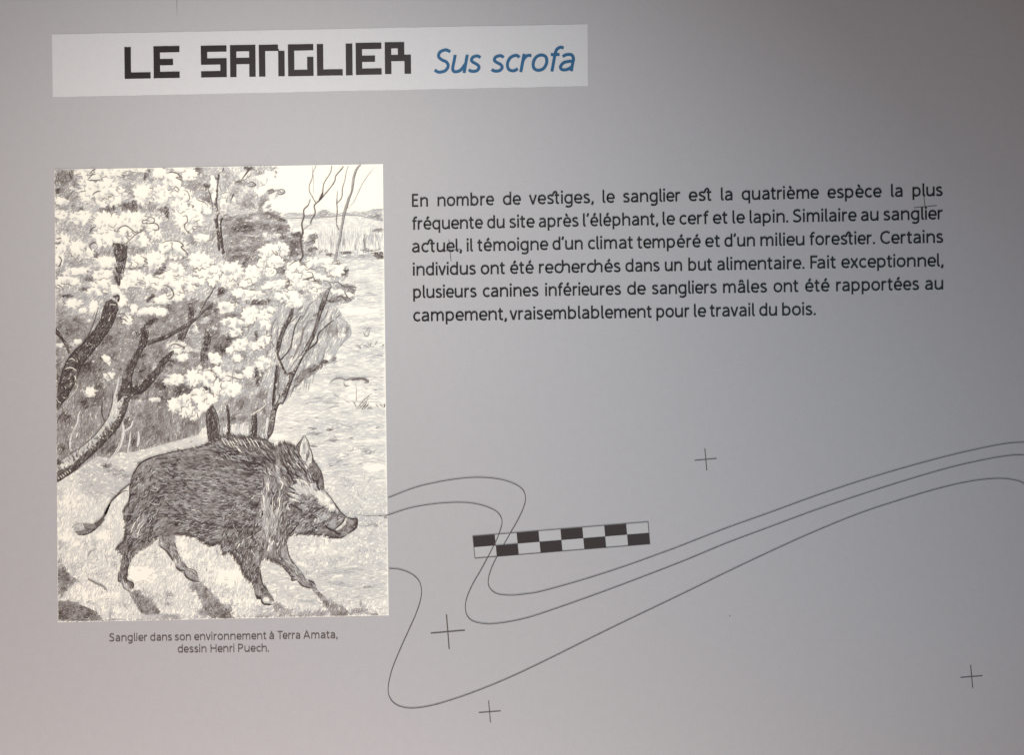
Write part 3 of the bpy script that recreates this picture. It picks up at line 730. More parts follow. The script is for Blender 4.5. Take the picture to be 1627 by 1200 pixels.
# curled leaf outlines read from the photograph
for q in ('A 1115,130 1150,110 1210,125 1240,160 1200,165 1250,190 1255,215', 'A 360,180 400,140 440,125', 'A 365,190 430,190 500,180', 'A 380,130 410,90 440,85',
          'A 400,330 440,300 480,290', 'A 580,540 600,500 650,490', 'A 560,620 600,640 640,600', 'A 640,700 650,660 720,620 830,690 900,640', 'A 740,780 800,720 860,680 920,640', 'A 900,530 960,540 995,560 980,595 890,600 880,580 910,570 960,580',
          'A 910,600 1000,600 1030,620 1030,660 970,660', 'A 1060,790 1120,765 1220,770 1270,810 1250,830 1300,880 1310,920 1250,940', 'A 860,910 920,940 900,960 930,980 890,990', 'A 380,690 400,650 440,630', 'A 400,860 380,810 420,780 450,800',
          'A 60,750 110,740', 'A 60,800 100,780', 'A 80,910 110,950 90,1000 70,1010', 'A 1260,530 1300,530 1310,580 1280,620 1310,680 1350,700', 'A 1390,370 1430,385 1470,400 1510,440', 'A 1270,280 1310,300 1330,360 1300,400', 'A 1170,280 1200,250 1240,290', 'A 740,1010 790,1040 840,990 800,960',
          'B 250,230 300,205 340,235 300,250 270,240', 'B 540,290 590,275 620,300 580,325 550,310', 'B 440,300 490,275 510,300 460,320', 'B 780,1140 840,1130 885,1110 870,1070 820,1065', 'B 650,1010 700,970 740,960', 'B 760,1000 800,990 840,1030', 'B 1040,1050 1050,1090 1090,1110', 'B 620,1160 660,1150 650,1190 620,1180', 'B 890,1160 950,1150 970,1180', 'B 490,850 520,890 550,900 530,860', 'B 1010,910 1060,890 1050,920',
          'B 840,740 900,705 930,740 860,750', 'B 830,790 890,760 910,790', 'B 850,860 910,830 930,860', 'C 910,130 950,100 1000,110', 'C 1080,80 1130,90 1170,140 1170,190 1130,210', 'C 1110,200 1150,210 1180,170', 'C 1450,900 1520,890 1580,930 1580,980 1540,1010', 'C 1340,1130 1400,1120', 'C 1130,660 1200,640 1280,680 1250,690', 'C 880,370 940,360 980,390', 'C 640,360 700,350 750,400', 'C 630,400 700,400 740,430', 'C 560,730 600,790 640,800', 'C 150,210 190,180 230,190', 'C 1060,390 1100,380 1130,410',
          'C 60,70 100,90 130,130', 'D 620,60 660,50 650,90 630,100 660,130', 'D 860,50 920,40 960,65', 'D 800,20 850,10 890,0', 'D 980,30 1030,50 1060,90 1040,110', 'D 50,940 130,960 200,980 240,960', 'D 110,200 160,240 190,260', 'D 360,660 400,670 370,690', 'D 440,570 490,560 480,610', 'D 700,300 750,310 790,280', 'D 100,590 150,580 230,580',
          'D 1070,60 1120,50 1180,90 1250,90 1300,100', 'D 1200,60 1240,110 1290,130 1240,160', 'D 1100,220 1150,180 1210,240', 'D 1180,130 1210,190 1240,220'):
    st(q, rng.uniform(1.0, 1.9), rng.uniform(.6, .85), wob=.3)

# ---- trees -------------------------------------------------------------------
def shape(q, t, a, outline=1.1, **k):
    p = pts(q); fill(p, t, a=a, j=k.get('j', 14), L=k.get('L', 6), r=2, vary=.4)
# big dark trunk, left
shape('C 530,240 590,212 640,245 655,300 620,400 570,500 500,600 400,720 320,820 270,900 240,1010 190,1100 130,1200 E 200,0 130,110 55,205 55,0 C 55,1200 90,1000 120,900 170,790 240,690 350,600 420,500 480,400 505,300', .86, 60)
shape('C 530,240 590,212 640,245 600,255', .97, 20)
for q in ('C 180,790 210,780 240,800', 'C 140,880 200,865 260,900', 'C 230,940 260,990', 'C 570,262 630,265'): st(q, 1.3, -1)
for q in ('C 640,300 600,440 520,570 400,720 310,830 240,1000 150,1180', 'C 420,500 340,610 200,740 120,900 70,1100', 'E 200,0 130,110 60,205'): st(q, 1.7, .98, wob=.2)
for k in range(34):
    u = rng.random(); c = spline(pts('C 590,260 540,450 420,600 260,780 170,960 100,1150 E 70,120'), 20); q = c[int(u * (len(c) - 1))] + rng.normal(0, 4, 2)
    st([q, q + rng.normal(0, 1.2, 2) + (3.0, 1.4)], .9, -1 if rng.random() < .55 else 1)
shape('C 55,480 95,540 155,620 200,720 185,765 150,680 105,600 55,550', .85, -60)
for q, w, t in (('C 460,280 430,400 380,530 300,650 240,720', 1.6, .8), ('C 430,330 400,400', 1.2, .6), ('C 655,200 650,240', 3.5, .9), ('C 600,190 650,180 665,215', 2.6, .85),
                ('E 60,330 100,250 150,200', 1.6, .85), ('C 250,900 240,1010 260,1060 150,1200', .8, -1)): st(q, w, t)
# second trunk with its boughs
shape('C 800,510 830,560 790,620 765,700 780,760 720,850 690,950 680,1020 650,1100 640,1200 760,1200 770,1130 860,1120 960,1040 1010,960 1080,880 1110,830 1180,725 1110,740 1050,800 980,900 880,1000 795,1050 780,980 800,880 850,760 920,650 935,600 950,520 920,500 1000,425 930,420 870,490 850,530', .86, 65)
shape('C 800,570 860,560 850,640 790,770 720,880 690,960 760,960 700,860 770,700', .5, 70)
shape('C 1110,730 1180,700 1190,735 1150,745', .9, 20)
for q in ('C 1050,800 1100,770 1150,780', 'C 1080,820 1150,800 1200,830', 'C 1110,840 1170,850'): st(q, 2.2, .85)
for q in ('C 930,620 860,740 800,880 775,1000 790,1060 880,1110', 'C 1080,880 1000,980 900,1090 800,1130 750,1180', 'C 870,490 900,560 920,610'): st(q, 1.6, 1, wob=.2)
fill('C 800,1065 900,1020 980,930 1060,830 1000,990 900,1090 790,1130', .86, a=50, j=12, L=6, r=2)
fill('C 920,615 1000,590 1100,555 1200,505 1310,445 1400,385 1410,400 1330,465 1210,530 1110,590 1010,620 930,650', .72, a=25, j=10, L=7, r=2)
st('C 930,650 1010,620 1110,590 1210,530 1330,460 1400,400 1500,300 1560,250', [2, 1.5, 1.4, 1.0], .92); st('C 920,610 1000,588 1110,552 1210,500 1310,440 1400,380', 1.1, .8)
st('C 1430,340 1480,240 1540,150 1580,70', 1.6, .85); st('C 1410,370 1500,290 1570,240', 1.2, .7); st('C 1380,400 1480,380 1540,340', 1.0, .6)
shape('C 1320,285 1370,285 1365,400 1320,480 1290,580 1250,610 1205,590 1250,500 1310,430', .70, 80)
st('C 1370,290 1360,400 1320,490 1270,605', 1.6, .85)
shape('C 1480,485 1540,560 1530,640 1500,720 1510,800 1430,805 1430,730 1450,650 1470,560', .74, 70)
for k in range(9): st('C %d,%d %d,%d' % (1450 + k % 2 * 20, 540 + k * 30, 1510, 545 + k * 31), 1.2, .85 if k % 2 else .4)
# birch-like lower trunk: pale left side, dark right side, cross bands
LT = 'C 640,1200 E 620,40 600,120 560,250 520,320 440,420 330,520 200,610 55,710 55,890 220,780 330,680 440,580 560,460 640,370 700,260 740,150 755,60 760,0'
fill(LT, .16, a=60, j=20, L=5, r=2)
fill('E 700,0 700,90 678,175 632,275 575,355 490,450 392,548 285,640 190,735 60,825 55,890 220,780 330,680 440,580 560,460 640,370 700,260 740,150 755,60 760,0', .76, a=48, j=12, L=6, r=2)
fill('C 650,1130 770,1080 E 760,0 750,60 680,70 650,20', .72, a=5, j=12, L=6, r=2)
cl = spline(pts('E 680,40 660,160 600,290 520,390 400,510 280,610 160,680 70,750'), 12)
for k in range(44):
    q = cl[int(rng.random() * (len(cl) - 2))]; d = cl[min(list(map(tuple, cl)).index(tuple(q)) + 1, len(cl) - 1)] - q; d /= np.hypot(*d) + 1e-6
    nrm = np.array([-d[1], d[0]]); o = q + nrm * rng.uniform(-3, 7) * np.sign(nrm[1])
    L_ = rng.uniform(4, 9)
    st([o - nrm * L_ / 2, o + d * 1.2, o + nrm * L_ / 2], rng.uniform(1.0, 2.4), rng.uniform(.5, .9))
for k in range(16):
    q = cl[int(rng.random() * (len(cl) - 2))] + rng.normal(0, 3, 2) + (3, 2); st([q, q + (2.5, 2.2)], 1.1, -1)
for q, w in (('E 755,60 740,150 700,260 640,370 560,460 440,580 330,680 220,780 60,890', 2.4), ('E 600,120 560,250 500,340 430,430 330,520 200,610 60,700', 1.1), ('E 500,100 495,220 525,300', 1.8), ('E 600,0 590,130 550,250', 1.0)): st(q, w, .9, wob=.2)
fill('E 60,770 150,745 210,700 220,780 60,890', .75, a=30, j=20, L=5, r=2); blob('E', 90, 690, 30, 28, .75); blob('E', 150, 710, 50, 26, .05, rot=-20)
for k in range(6): st('E %d,%d %d,%d' % (75 + k * 22, 830 - k * 14, 90 + k * 22, 850 - k * 14), 1.2, -1)
# slim pale stems in the undergrowth left, bare paper with a fine edge
for q, w in (('E 195,600 190,500 210,420 250,330 270,240 290,190', 3.2), ('E 690,300 700,400 670,520 610,620 540,710', 5.0), ('E 790,290 770,350 700,400', 3.2), ('E 765,400 760,480 735,600', 2.6), ('E 843,390 845,470 830,545', 3.6), ('C 655,950 640,1050 600,1180', 2.6),
             ('F 430,430 450,300 455,260', 4), ('D 960,620 880,780', 1.5)):
    st(q, w, .12, wob=.1)
for q in ('E 215,600 210,440 250,340', 'E 690,430 650,560 590,650', 'E 240,0 235,160', 'E 360,300 300,380 290,470', 'E 150,400 160,560', 'E 380,330 370,470', 'E 1070,170 1080,300', 'E 1100,290 1130,250', 'E 60,100 130,200 120,330', 'E 1020,330 1030,420 990,500', 'C 240,1040 235,1190', 'C 530,900 600,1000'): st(q, .9, .6, wob=.5)
for k in range(60):
    x = rng.uniform(62, 560); y = rng.uniform(180, 560); st('E %f,%f %f,%f' % (x, y, x + rng.normal(0, 14), y + rng.uniform(40, 120)), .8, rng.uniform(.45, .8), wob=.4)
for k in range(70):
    x = rng.uniform(860, 1480); y = rng.uniform(220, 520 - (x - 860) * .12); st('E %f,%f %f,%f' % (x, y, x + rng.normal(0, 16), y - rng.uniform(20, 70)), .8, rng.uniform(.45, .8), wob=.4)
# dark stump behind the boar's back
shape('E 1480,215 1540,135 1590,250 1612,420 1600,500 1510,492 1490,350', .92, 82)
st('E 1545,135 1600,260 1620,420', 1.5, .95); st('E 1490,230 1500,400 1510,480', 1.4, .9)
shape('F 50,130 75,140 100,260 100,440 62,445 72,300', .84, 85); st('F 100,290 150,260', 1.6, .8); st('F 55,140 85,250 95,440', 1.6, .9)
shape('F 300,240 350,225 352,450 290,450 300,330', .86, 85); st('F 350,230 352,450', 1.6, .95); st('F 290,240 330,215 400,170 440,130', 1.4, -1)
# right-hand tree: three leaning stems
fill('D 1010,130 1060,90 1030,170 1000,260 960,360 940,450 900,560 855,650 830,700 760,820 710,930 670,1020 640,1110 600,1200 F 600,40 560,140 530,220 515,330 500,400 460,470 430,465 450,380 470,280 500,190 540,100 590,0 D 540,1200 600,1100 620,1000 650,910 720,800 790,720 830,640 880,540 915,430 940,320 970,220', .62, a=70, j=14, L=5, r=2)
fill('D 625,960 660,930 640,1020 600,1100 560,1200 F 560,60 520,150 480,240 455,360 445,460 430,460 450,350 470,250 500,170 545,90 570,0 D 540,1200 600,1080', .13, a=70, j=20, L=4, r=2)
fill('D 700,800 790,720 830,650 815,700 740,820 690,900 650,910', .2, a=60, j=20, L=4, r=2)
for q, w in (('D 1060,90 1030,170 1000,260 960,360 935,450 900,560 855,650 830,700 760,820 710,930 670,1020 640,1110 600,1200 F 560,130 530,220 515,330 500,400 460,470', 2.2), ('D 1010,130 970,220 940,320 915,430 880,540 830,640 790,720 720,800 650,910', 1.3), ('D 620,1000 600,1100 540,1200 F 500,180 465,290 440,400 425,460', 1.0)): st(q, w, .9, wob=.25)
c2 = spline(pts('D 800,740 690,900 620,1060 F 560,60 500,240 465,400'), 10)
for k in range(44):
    q = c2[int(rng.random() * (len(c2) - 1))] + rng.normal(0, 2.2, 2); st([q, q + (rng.uniform(1.5, 3.5), rng.uniform(-.6, .9))], 1.0, rng.choice([.75, .9, -1]))
fill('D 675,300 705,290 690,370 640,470 600,560 570,660 555,720 570,780 600,850 640,920 620,945 580,860 540,790 525,700 545,600 590,490 640,400', .74, a=72, j=10, L=6, r=2)
st('D 700,300 690,380 640,470 600,560 570,680 560,750 600,850 635,930', 1.8, .9); st('D 535,690 540,770 590,870', 1.0, -1)
fill('D 530,830 560,840 555,950 535,1050 520,1200 F 515,160 495,160 500,0 D 495,1200 510,1050 520,950', .86, a=84, j=8, L=7, r=2); st('D 545,840 515,1050 505,1200 F 505,150', 2.0, .95); st('D 570,860 560,960 545,1120', 1.4, .7)
for q, w, t in (('D 740,370 700,410 650,450', 1.5, .7), ('D 775,370 715,470 690,590 660,690 580,790', [1.2, 1.8, 1.8, 2.6], .85), ('D 845,430 790,520 770,620 730,700 690,790', 2.6, .62), ('D 790,480 790,560', 2, .6),
                ('D 1085,410 1010,470 940,540 920,620 870,670 810,710', [1.2, 1.8, 2.4, 3], .92), ('D 1100,400 1150,350', 1.6, .6), ('D 1040,270 1000,390 935,460', 1.2, .7), ('D 540,390 510,440 480,540', 1.2, .6), ('D 560,460 545,560 540,640', 1.2, .6),
                ('D 495,440 490,540', 1.2, .6), ('D 930,210 850,270 800,370 740,450', 1.3, .6), ('D 880,320 780,450', 1.0, .5), ('D 770,300 700,370', 1.0, .5), ('D 690,1100 705,1050 745,1030', 1.8, .8), ('D 1000,740 960,810', 1, .6),
                ('D 870,700 800,800 800,860', 1, .5), ('D 480,600 520,680', 1.4, .7), ('D 270,480 275,530', 1, .6), ('D 460,700 440,760', 1.2, .6), ('D 450,500 440,560', 1.3, .7)): st(q, w, t)
for k in range(110):   # long parallel hatch of the thicket
    x = rng.uniform(500, 1080); y = rng.uniform(330, 1050)
    if y > 1250 - .55 * x - 0 and x > 900: continue
    st('D %f,%f %f,%f' % (x, y, x - rng.uniform(15, 45), y + rng.uniform(60, 130)), .7, rng.uniform(.4, .65), wob=.2)
st('D 1110,390 1190,420 1240,490 1240,560 1200,590 1160,660', 1.6, .38, wob=.8); st('D 960,820 975,850 950,890', 1.6, .7)
# leaning trunk hidden in leaves, top middle
fill('A 1600,130 1620,130 1600,250 1590,430 1620,490 1600,570 1620,700 1625,870 1600,860 1585,700 1570,580 1590,500 1570,430 1590,250', .75, a=85, j=8, L=7, r=2)
fill('B 0,540 30,530 10,600 20,700 35,800 45,890 20,900 5,800 0,700', .85, a=85, j=8, L=7, r=2); st('B 35,535 8,600 15,700 35,890', 1.8, .9); st('B 0,250 15,300', 1, .5)
for q, w, t in (('A 1500,250 1530,350 1555,470', 1.5, .85), ('A 1465,230 1500,250 1530,230', 2, .85), ('A 1520,140 1530,190', 1.2, .6), ('A 1560,560 1600,600', 2, .85), ('B 300,60 260,110 210,175', [3, 1.5], .8), ('B 40,60 20,110', 2, .8), ('B 130,320 95,400', [2.5, 1], .8),
                ('B 440,370 400,420 370,460', 2, .6), ('A 985,80 950,150 940,170', .9, .4), ('A 185,80 190,200', 1.5, .9), ('A 225,100 215,160', 1.2, .8), ('B 230,60 240,80', 3, .8)): st(q, w, t)
# bare trees on the right
for q, w, t in (('B 1340,38 1300,90 1275,170 1260,280 1225,370 1200,450 1180,520 1165,600 1150,680 1140,740 1120,820 1110,880 1095,945', [2.2, 2.0, 2.6, 3.2, 4.0, 4.6], .48),
                ('B 1345,38 1308,90 1283,170 1267,280 1236,370 1212,450 1190,520 1174,600 1160,680 1152,740 1133,820 1122,880 1110,945', 1.0, .8), ('B 1325,38 1290,90 1262,180 1250,290 1215,370 1190,450 1170,520 1158,600 1145,650', .8, .62),
                ('B 1210,460 1270,400 1320,300 1360,220 1420,130 1480,60', .8, .5), ('B 1135,665 1108,600 1115,480 1110,400 1115,290', [1.6, 1.4, 1.8, .7], .72), ('B 1115,410 1160,350 1165,270 1190,180 1205,100 1220,50', [1.5, 1.6, .8, .7], .6),
                ('B 862,600 875,560 905,500 897,440 915,410 960,370 1000,320 1050,260 1090,200 1100,150 1140,100 1175,55', [2.0, 1.8, 2.0, 1.5, 1.6, 1.3], .78), ('B 940,390 965,345 978,300', 3.2, .9), ('B 978,300 985,240 1005,190 1050,120 1068,50', [1.6, 1.0], .65),
                ('B 915,410 880,350 850,290 850,240 875,170 885,110 915,50', [1.3, .8], .6), ('B 885,345 892,200 880,100 880,50', .7, .5), ('B 760,965 790,910 780,850 770,760 790,690 780,610 800,540 800,470 840,430 860,370', [3.0, 2.8, 3.6, 2.4, 1.8, 1.0], .82),
                ('B 790,670 830,630 875,605', 1.1, .55), ('B 740,960 800,975 860,950', 1.2, .6), ('B 1075,985 1160,985', 1.6, .7), ('B 1100,950 1130,985', 1.4, .6)): st(q, w, t)
for k in range(20): q = pts('B %d,%d' % (1120 - k, 860 - k * 14))[0] + rng.normal(0, .8, 2); st([q, q + (1.2, .4)], .9, -1)
# horizon and banks
for q, w, t in (('B 540,520 640,548 800,548 1000,540 1200,522 1350,528 1480,560 1560,580', 1.2, .45), ('B 660,500 740,515 830,490', .9, .35), ('B 920,500 990,470 1060,500', .9, .3), ('B 1440,480 1490,470 1560,460', 1.0, .4), ('B 1440,680 1500,660 1560,640', 1.4, .5),
                ('B 1470,540 1500,515 1520,540', 1.4, .55), ('B 1500,760 1520,840', 1, .5), ('B 1440,870 1560,835', 1.2, .55), ('B 1480,690 1500,760', 1, .5), ('B 930,700 940,860', .8, .3)): st(q, w, t, r=0)
fill('B 1430,880 1565,868 1568,935 1500,942 1460,910', .78, a=5, j=8, L=6, r=0)
for k in range(90):
    x = rng.uniform(930, 1565); y = rng.uniform(650, 780); st('B %f,%f %f,%f' % (x, y, x + rng.normal(0, 5), y + rng.uniform(30, 100)), .6, rng.uniform(.2, .45), r=0, wob=.15)
# grasses and the umbel on the right
for q, w, t in (('D 1045,1010 1100,970 1160,965 1200,980 1260,965 1330,965 1360,960', 2.4, .55), ('D 1250,985 1350,970 1410,1000', 4.0, .7), ('D 1340,960 1380,970 1415,1000 1370,1005', 2.6, .6), ('D 1180,1000 1190,1040 1230,1040', 2.0, .45), ('D 1290,1020 1300,1090 1298,1190 F 1300,60', .7, .5), ('D 1450,1105 1350,1190', .8, .45), ('D 1065,1100 1140,1160', .7, .35),
                ('F 1300,180 1340,130 1390,80 1450,30', 1.1, .6), ('F 1310,180 1350,150 1430,60', 1.0, .6), ('F 1305,175 1260,100', .8, .5), ('F 1350,180 1400,120', 1.4, .7), ('F 1370,180 1420,130', 1.4, .75), ('F 1400,180 1440,160', 1.2, .65), ('F 1560,170 1580,110', 1.6, .75), ('F 1480,130 1510,170', 1.0, .6), ('F 1520,135 1555,165', 1.2, .6), ('F 1430,180 1450,170', 1.2, .6),
                ('F 1170,85 1240,130', .8, .4), ('F 1260,100 1300,150', .9, .5), ('F 1080,30 1140,90', .7, .35), ('F 1010,180 1080,160 1140,155', 1.0, .45), ('D 1280,650 1340,680 1300,640', 1, .5), ('D 1340,640 1420,670 1440,620', 1.0, .5), ('D 1400,620 1430,660 1470,670', 1, .45), ('D 1470,650 1500,610', 1.2, .5), ('D 1540,660 1570,640', 1.6, .5), ('D 1480,740 1560,760', 1.2, .4), ('D 1360,520 1380,560 1410,560 1430,500', 1.4, .5),
                ('F 1080,430 1110,470 1150,480', .8, .45), ('F 980,490 1040,480 1050,470', .9, .5), ('F 1210,570 1265,575 1270,540', 1, .5), ('F 870,535 930,535', 1.6, .7), ('F 1380,800 1370,870', .7, .35), ('F 1440,830 1400,900', .7, .35)): st(q, w, t, r=0)
for k in range(150):   # long faint horizontals of the meadow
    y = rng.uniform(425, 800); x = rng.uniform(max(455, 420 + (y - 600) * .35), 600)
    i = int((y - Y0) * RS); j = int((x - X0) * RS)
    if reg[i, j] == 0: st([(x, y), (x + rng.uniform(8, 30), y + rng.normal(0, 1.2))], .7, rng.uniform(.15, .4), r=0, wob=.2)

for q, t_, a_ in (('G 740,830 820,850 880,870 940,920 1010,980 1060,1050 960,1075 870,1050 820,980 770,900', .52, 60), ('G 1370,770 1440,755 1520,830 1620,950 H 60,990 110,1080 190,1115 -60,1115 G 1500,1060 1440,960 1400,860', .54, 60),
                  ('H 495,960 570,965 640,1010 700,1080 640,1110 540,1080', .46, 60), ('H 870,820 935,835 1020,905 1090,945 1190,1000 1260,1070 1060,1080 1000,980', .44, 75),
                  ('G 60,935 180,930 290,970 390,1010 470,1060 500,1110 560,1130 60,1140', .62, 8), ('G 60,560 110,590 170,660 250,730 210,790 140,850 60,890', .46, 30),
                  ('E 560,760 640,770 760,820 700,860 600,820', .30, 10), ('G 60,1110 H 1615,1085 1615,1120 G 60,1140', .30, 8)):
    fill(q, t_, a=a_, j=22, L=5, r=4, vary=.7)
# ---- shadows drawn on the ground ----------------------------------------------
GS = """G 900,930,130,70,.55,30,60 G 820,870,60,45,.60,40,60 G 950,1020,100,40,.62,10,30 G 1120,880,60,60,.34,0,85 G 1120,960,60,40,.36,0,85 G 1380,790,60,60,.5,50,60 G 1500,880,90,60,.58,40,85 G 1560,980,90,80,.52,50,60 G 1480,1040,130,50,.42,0,20 G 1600,1060,60,60,.6,0,60 G 1150,1080,260,36,.34,0,10 G 1590,480,14,80,.42,0,88 G 1350,560,110,40,.16,0,85
G 120,640,60,80,.6,0,60 G 130,720,110,55,.6,10,20 G 90,560,30,60,.42,0,60 G 100,850,60,70,.45,0,40 G 200,980,150,50,.68,10,8 G 300,1040,180,45,.68,8,8 G 130,1060,100,55,.72,0,8 G 300,1105,230,24,.62,0,5 G 570,1050,20,60,.45,0,85 G 560,1125,120,10,.5,0,5 G 520,820,40,14,.45,25,30 G 240,600,90,60,.26,0,60 G 110,390,50,40,.30,0,60 G 330,390,30,30,.32,0,60 G 430,380,40,40,.30,0,60
G 600,560,40,110,.26,0,85 G 470,680,60,60,.20,0,80 G 370,520,40,100,.20,0,60 E 420,880,200,60,.22,0,20 E 640,800,120,36,.36,5,5 E 90,980,40,60,.24,0,60 H 40,1040,70,80,.66,40,30 H 20,980,40,40,.6,0,20 H 560,980,60,30,.55,20,30 H 620,1030,90,40,.42,0,60 H 430,1040,160,50,.34,0,20 H 420,1085,260,24,.40,0,60 H 930,860,70,16,.5,38,10 H 1030,950,40,50,.58,0,88
H 1080,980,70,40,.5,0,80 H 1150,1010,70,40,.48,0,80 H 900,1050,260,44,.40,0,60 H 1340,960,22,50,.45,0,85 H 1330,1030,110,50,.48,0,70 H 1480,1070,110,22,.62,8,10 H 1560,1080,60,12,.6,0,5 H 760,1080,160,20,.45,0,60 H 1100,1085,200,16,.50,0,60 H 850,930,140,16,.3,0,4 H 1400,800,110,14,.36,-8,6 H 1150,760,140,12,.3,5,3 H 1200,660,150,12,.3,-8,8
H 590,800,30,50,.24,0,85 H 900,600,60,50,.26,0,70 H 1090,560,60,50,.28,0,70 H 1370,450,60,30,.24,0,60 H 1440,170,60,40,.34,0,10 H 1480,200,30,36,.5,0,70 H 1300,90,170,24,.34,0,85 H 1380,150,120,40,.26,0,10 H 1580,130,30,26,.55,0,20 H 1440,290,26,26,.36,0,60 H 800,400,120,20,.22,10,20 H 1180,400,90,30,.20,0,60"""
for ln in GS.replace('\n', ' ').split():
    if ln in TILE: tl = ln; continue
    X, Y, a, b, t, ro, sa = [float(q) for q in ln.split(',')]
    blob(tl, X, Y, a, b, t, rot=ro, a=sa, soft=.8, edge=.9)
for k in range(300):   # loose grass strokes
    y = rng.uniform(765, 985); x = rng.uniform(93, 612)
    i = int((y - Y0) * RS); j = int((x - X0) * RS)
    if x > 440 and y < 850 and rng.random() < .8: continue
    up = rng.random() < .6
    q = np.array([x, y]); v = np.array([rng.normal(0, 2.0), -rng.uniform(3, 8)]) if up else np.array([rng.uniform(5, 15), rng.normal(0, 1.6)])
    st([q, q + v * .5 + rng.normal(0, .5, 2), q + v], .75, rng.uniform(.2, .55) * (1.15 if tone[i, j] > .3 else .8), r=4, wob=.2)
for q, w, t in (('G 360,720 430,760 500,790 545,830', [2, 2.6, 1.5], .55), ('G 355,520 390,460 450,430', 1.4, .5), ('G 690,940 720,990 760,1030', .8, .4), ('G 520,480 550,570', 1, .4), ('H 1290,105 1400,118 1530,115 1600,103', .9, .6), ('H 1330,215 1410,215 1480,190', .9, .5), ('H 930,670 1100,660 1250,630 1360,630', .8, .4),
                ('H 170,1060 200,1110', .8, .5), ('H 230,1070 240,1110', .8, .5), ('H 80,1020 110,1080 170,1110', 1.2, .6), ('H 820,680 830,640', 1, .4), ('H 1000,740 1100,770 1300,800', .7, .35), ('H 960,340 1000,360 980,400', .8, .3)): st(q, w, t, r=4)

# ---- the boar -----------------------------------------------------------------
BOAR = 'P 208,765 213,752 223,737 237,729 252,724 280,717 313,711 335,704 350,694 372,692 392,694 407,694 425,699 436,709 443,706 455,704 472,711 E 9999,0'
BODY = 'P 208,765 213,752 223,737 237,729 252,724 280,717 313,711 335,704 350,694 372,691 392,694 407,694 425,699 436,710 443,706 455,704 472,711 485,716 497,729 504,739 510,754 515,776 524,789 534,804 547,819 558,824 567,826 568,835 562,843 550,849 542,855 528,854 513,850 500,851 483,850 467,848 457,856 456,867 460,884 472,904 484,919 492,925 502,932 505,939 497,936 483,932 473,924 465,921 463,913 450,900 437,893 425,888 415,888 414,906 417,920 427,940 435,955 435,960 422,961 415,954 407,952 406,945 403,930 392,920 383,903 373,885 365,878 355,881 350,864 334,867 322,860 313,855 293,850 280,848 278,861 283,880 292,895 300,905 313,912 318,923 308,923 295,914 280,904 277,892 265,877 252,867 255,853 240,867 222,877 210,888 204,905 203,920 213,935 203,939 195,930 188,923 191,907 195,883 187,872 198,858 200,842 197,825 195,812 205,795 207,787'
fill(BODY, .70, a=-4, j=14, L=7, r=3, vary=.28)
def dirn(q, a, t=None, L=None, j=None):
    sl, m = inside(pts(q)); m = m & (reg[sl] == 3)
    ang[sl][m] = a
    if L: slen[sl][m] = L
    if j: jit[sl][m] = j
    if t is not None: tone[sl][m] = np.clip(t * (1 + .5 * (N6[sl] - .5)), 0, 1)[m]
dirn('P 190,740 250,720 255,870 185,940 180,800', 55, .78)
dirn('P 250,760 300,750 290,850 240,880', 30, .84)
dirn('P 340,690 440,700 440,760 340,740', -28, .84)
dirn('P 412,740 470,740 465,900 400,900', 82, .70, L=9)
dirn('P 370,830 420,850 420,960 370,900', 62, .78)
dirn('P 436,700 500,730 500,790 440,800', -52, .74)
dirn('P 470,790 560,820 560,860 460,860', 32, .72)
dirn('P 240,850 320,860 330,930 240,930', -60, .62)
dirn('P 185,870 215,880 215,945 185,945', 80, .76)
dirn('P 450,890 510,940 460,930', -50, .52)
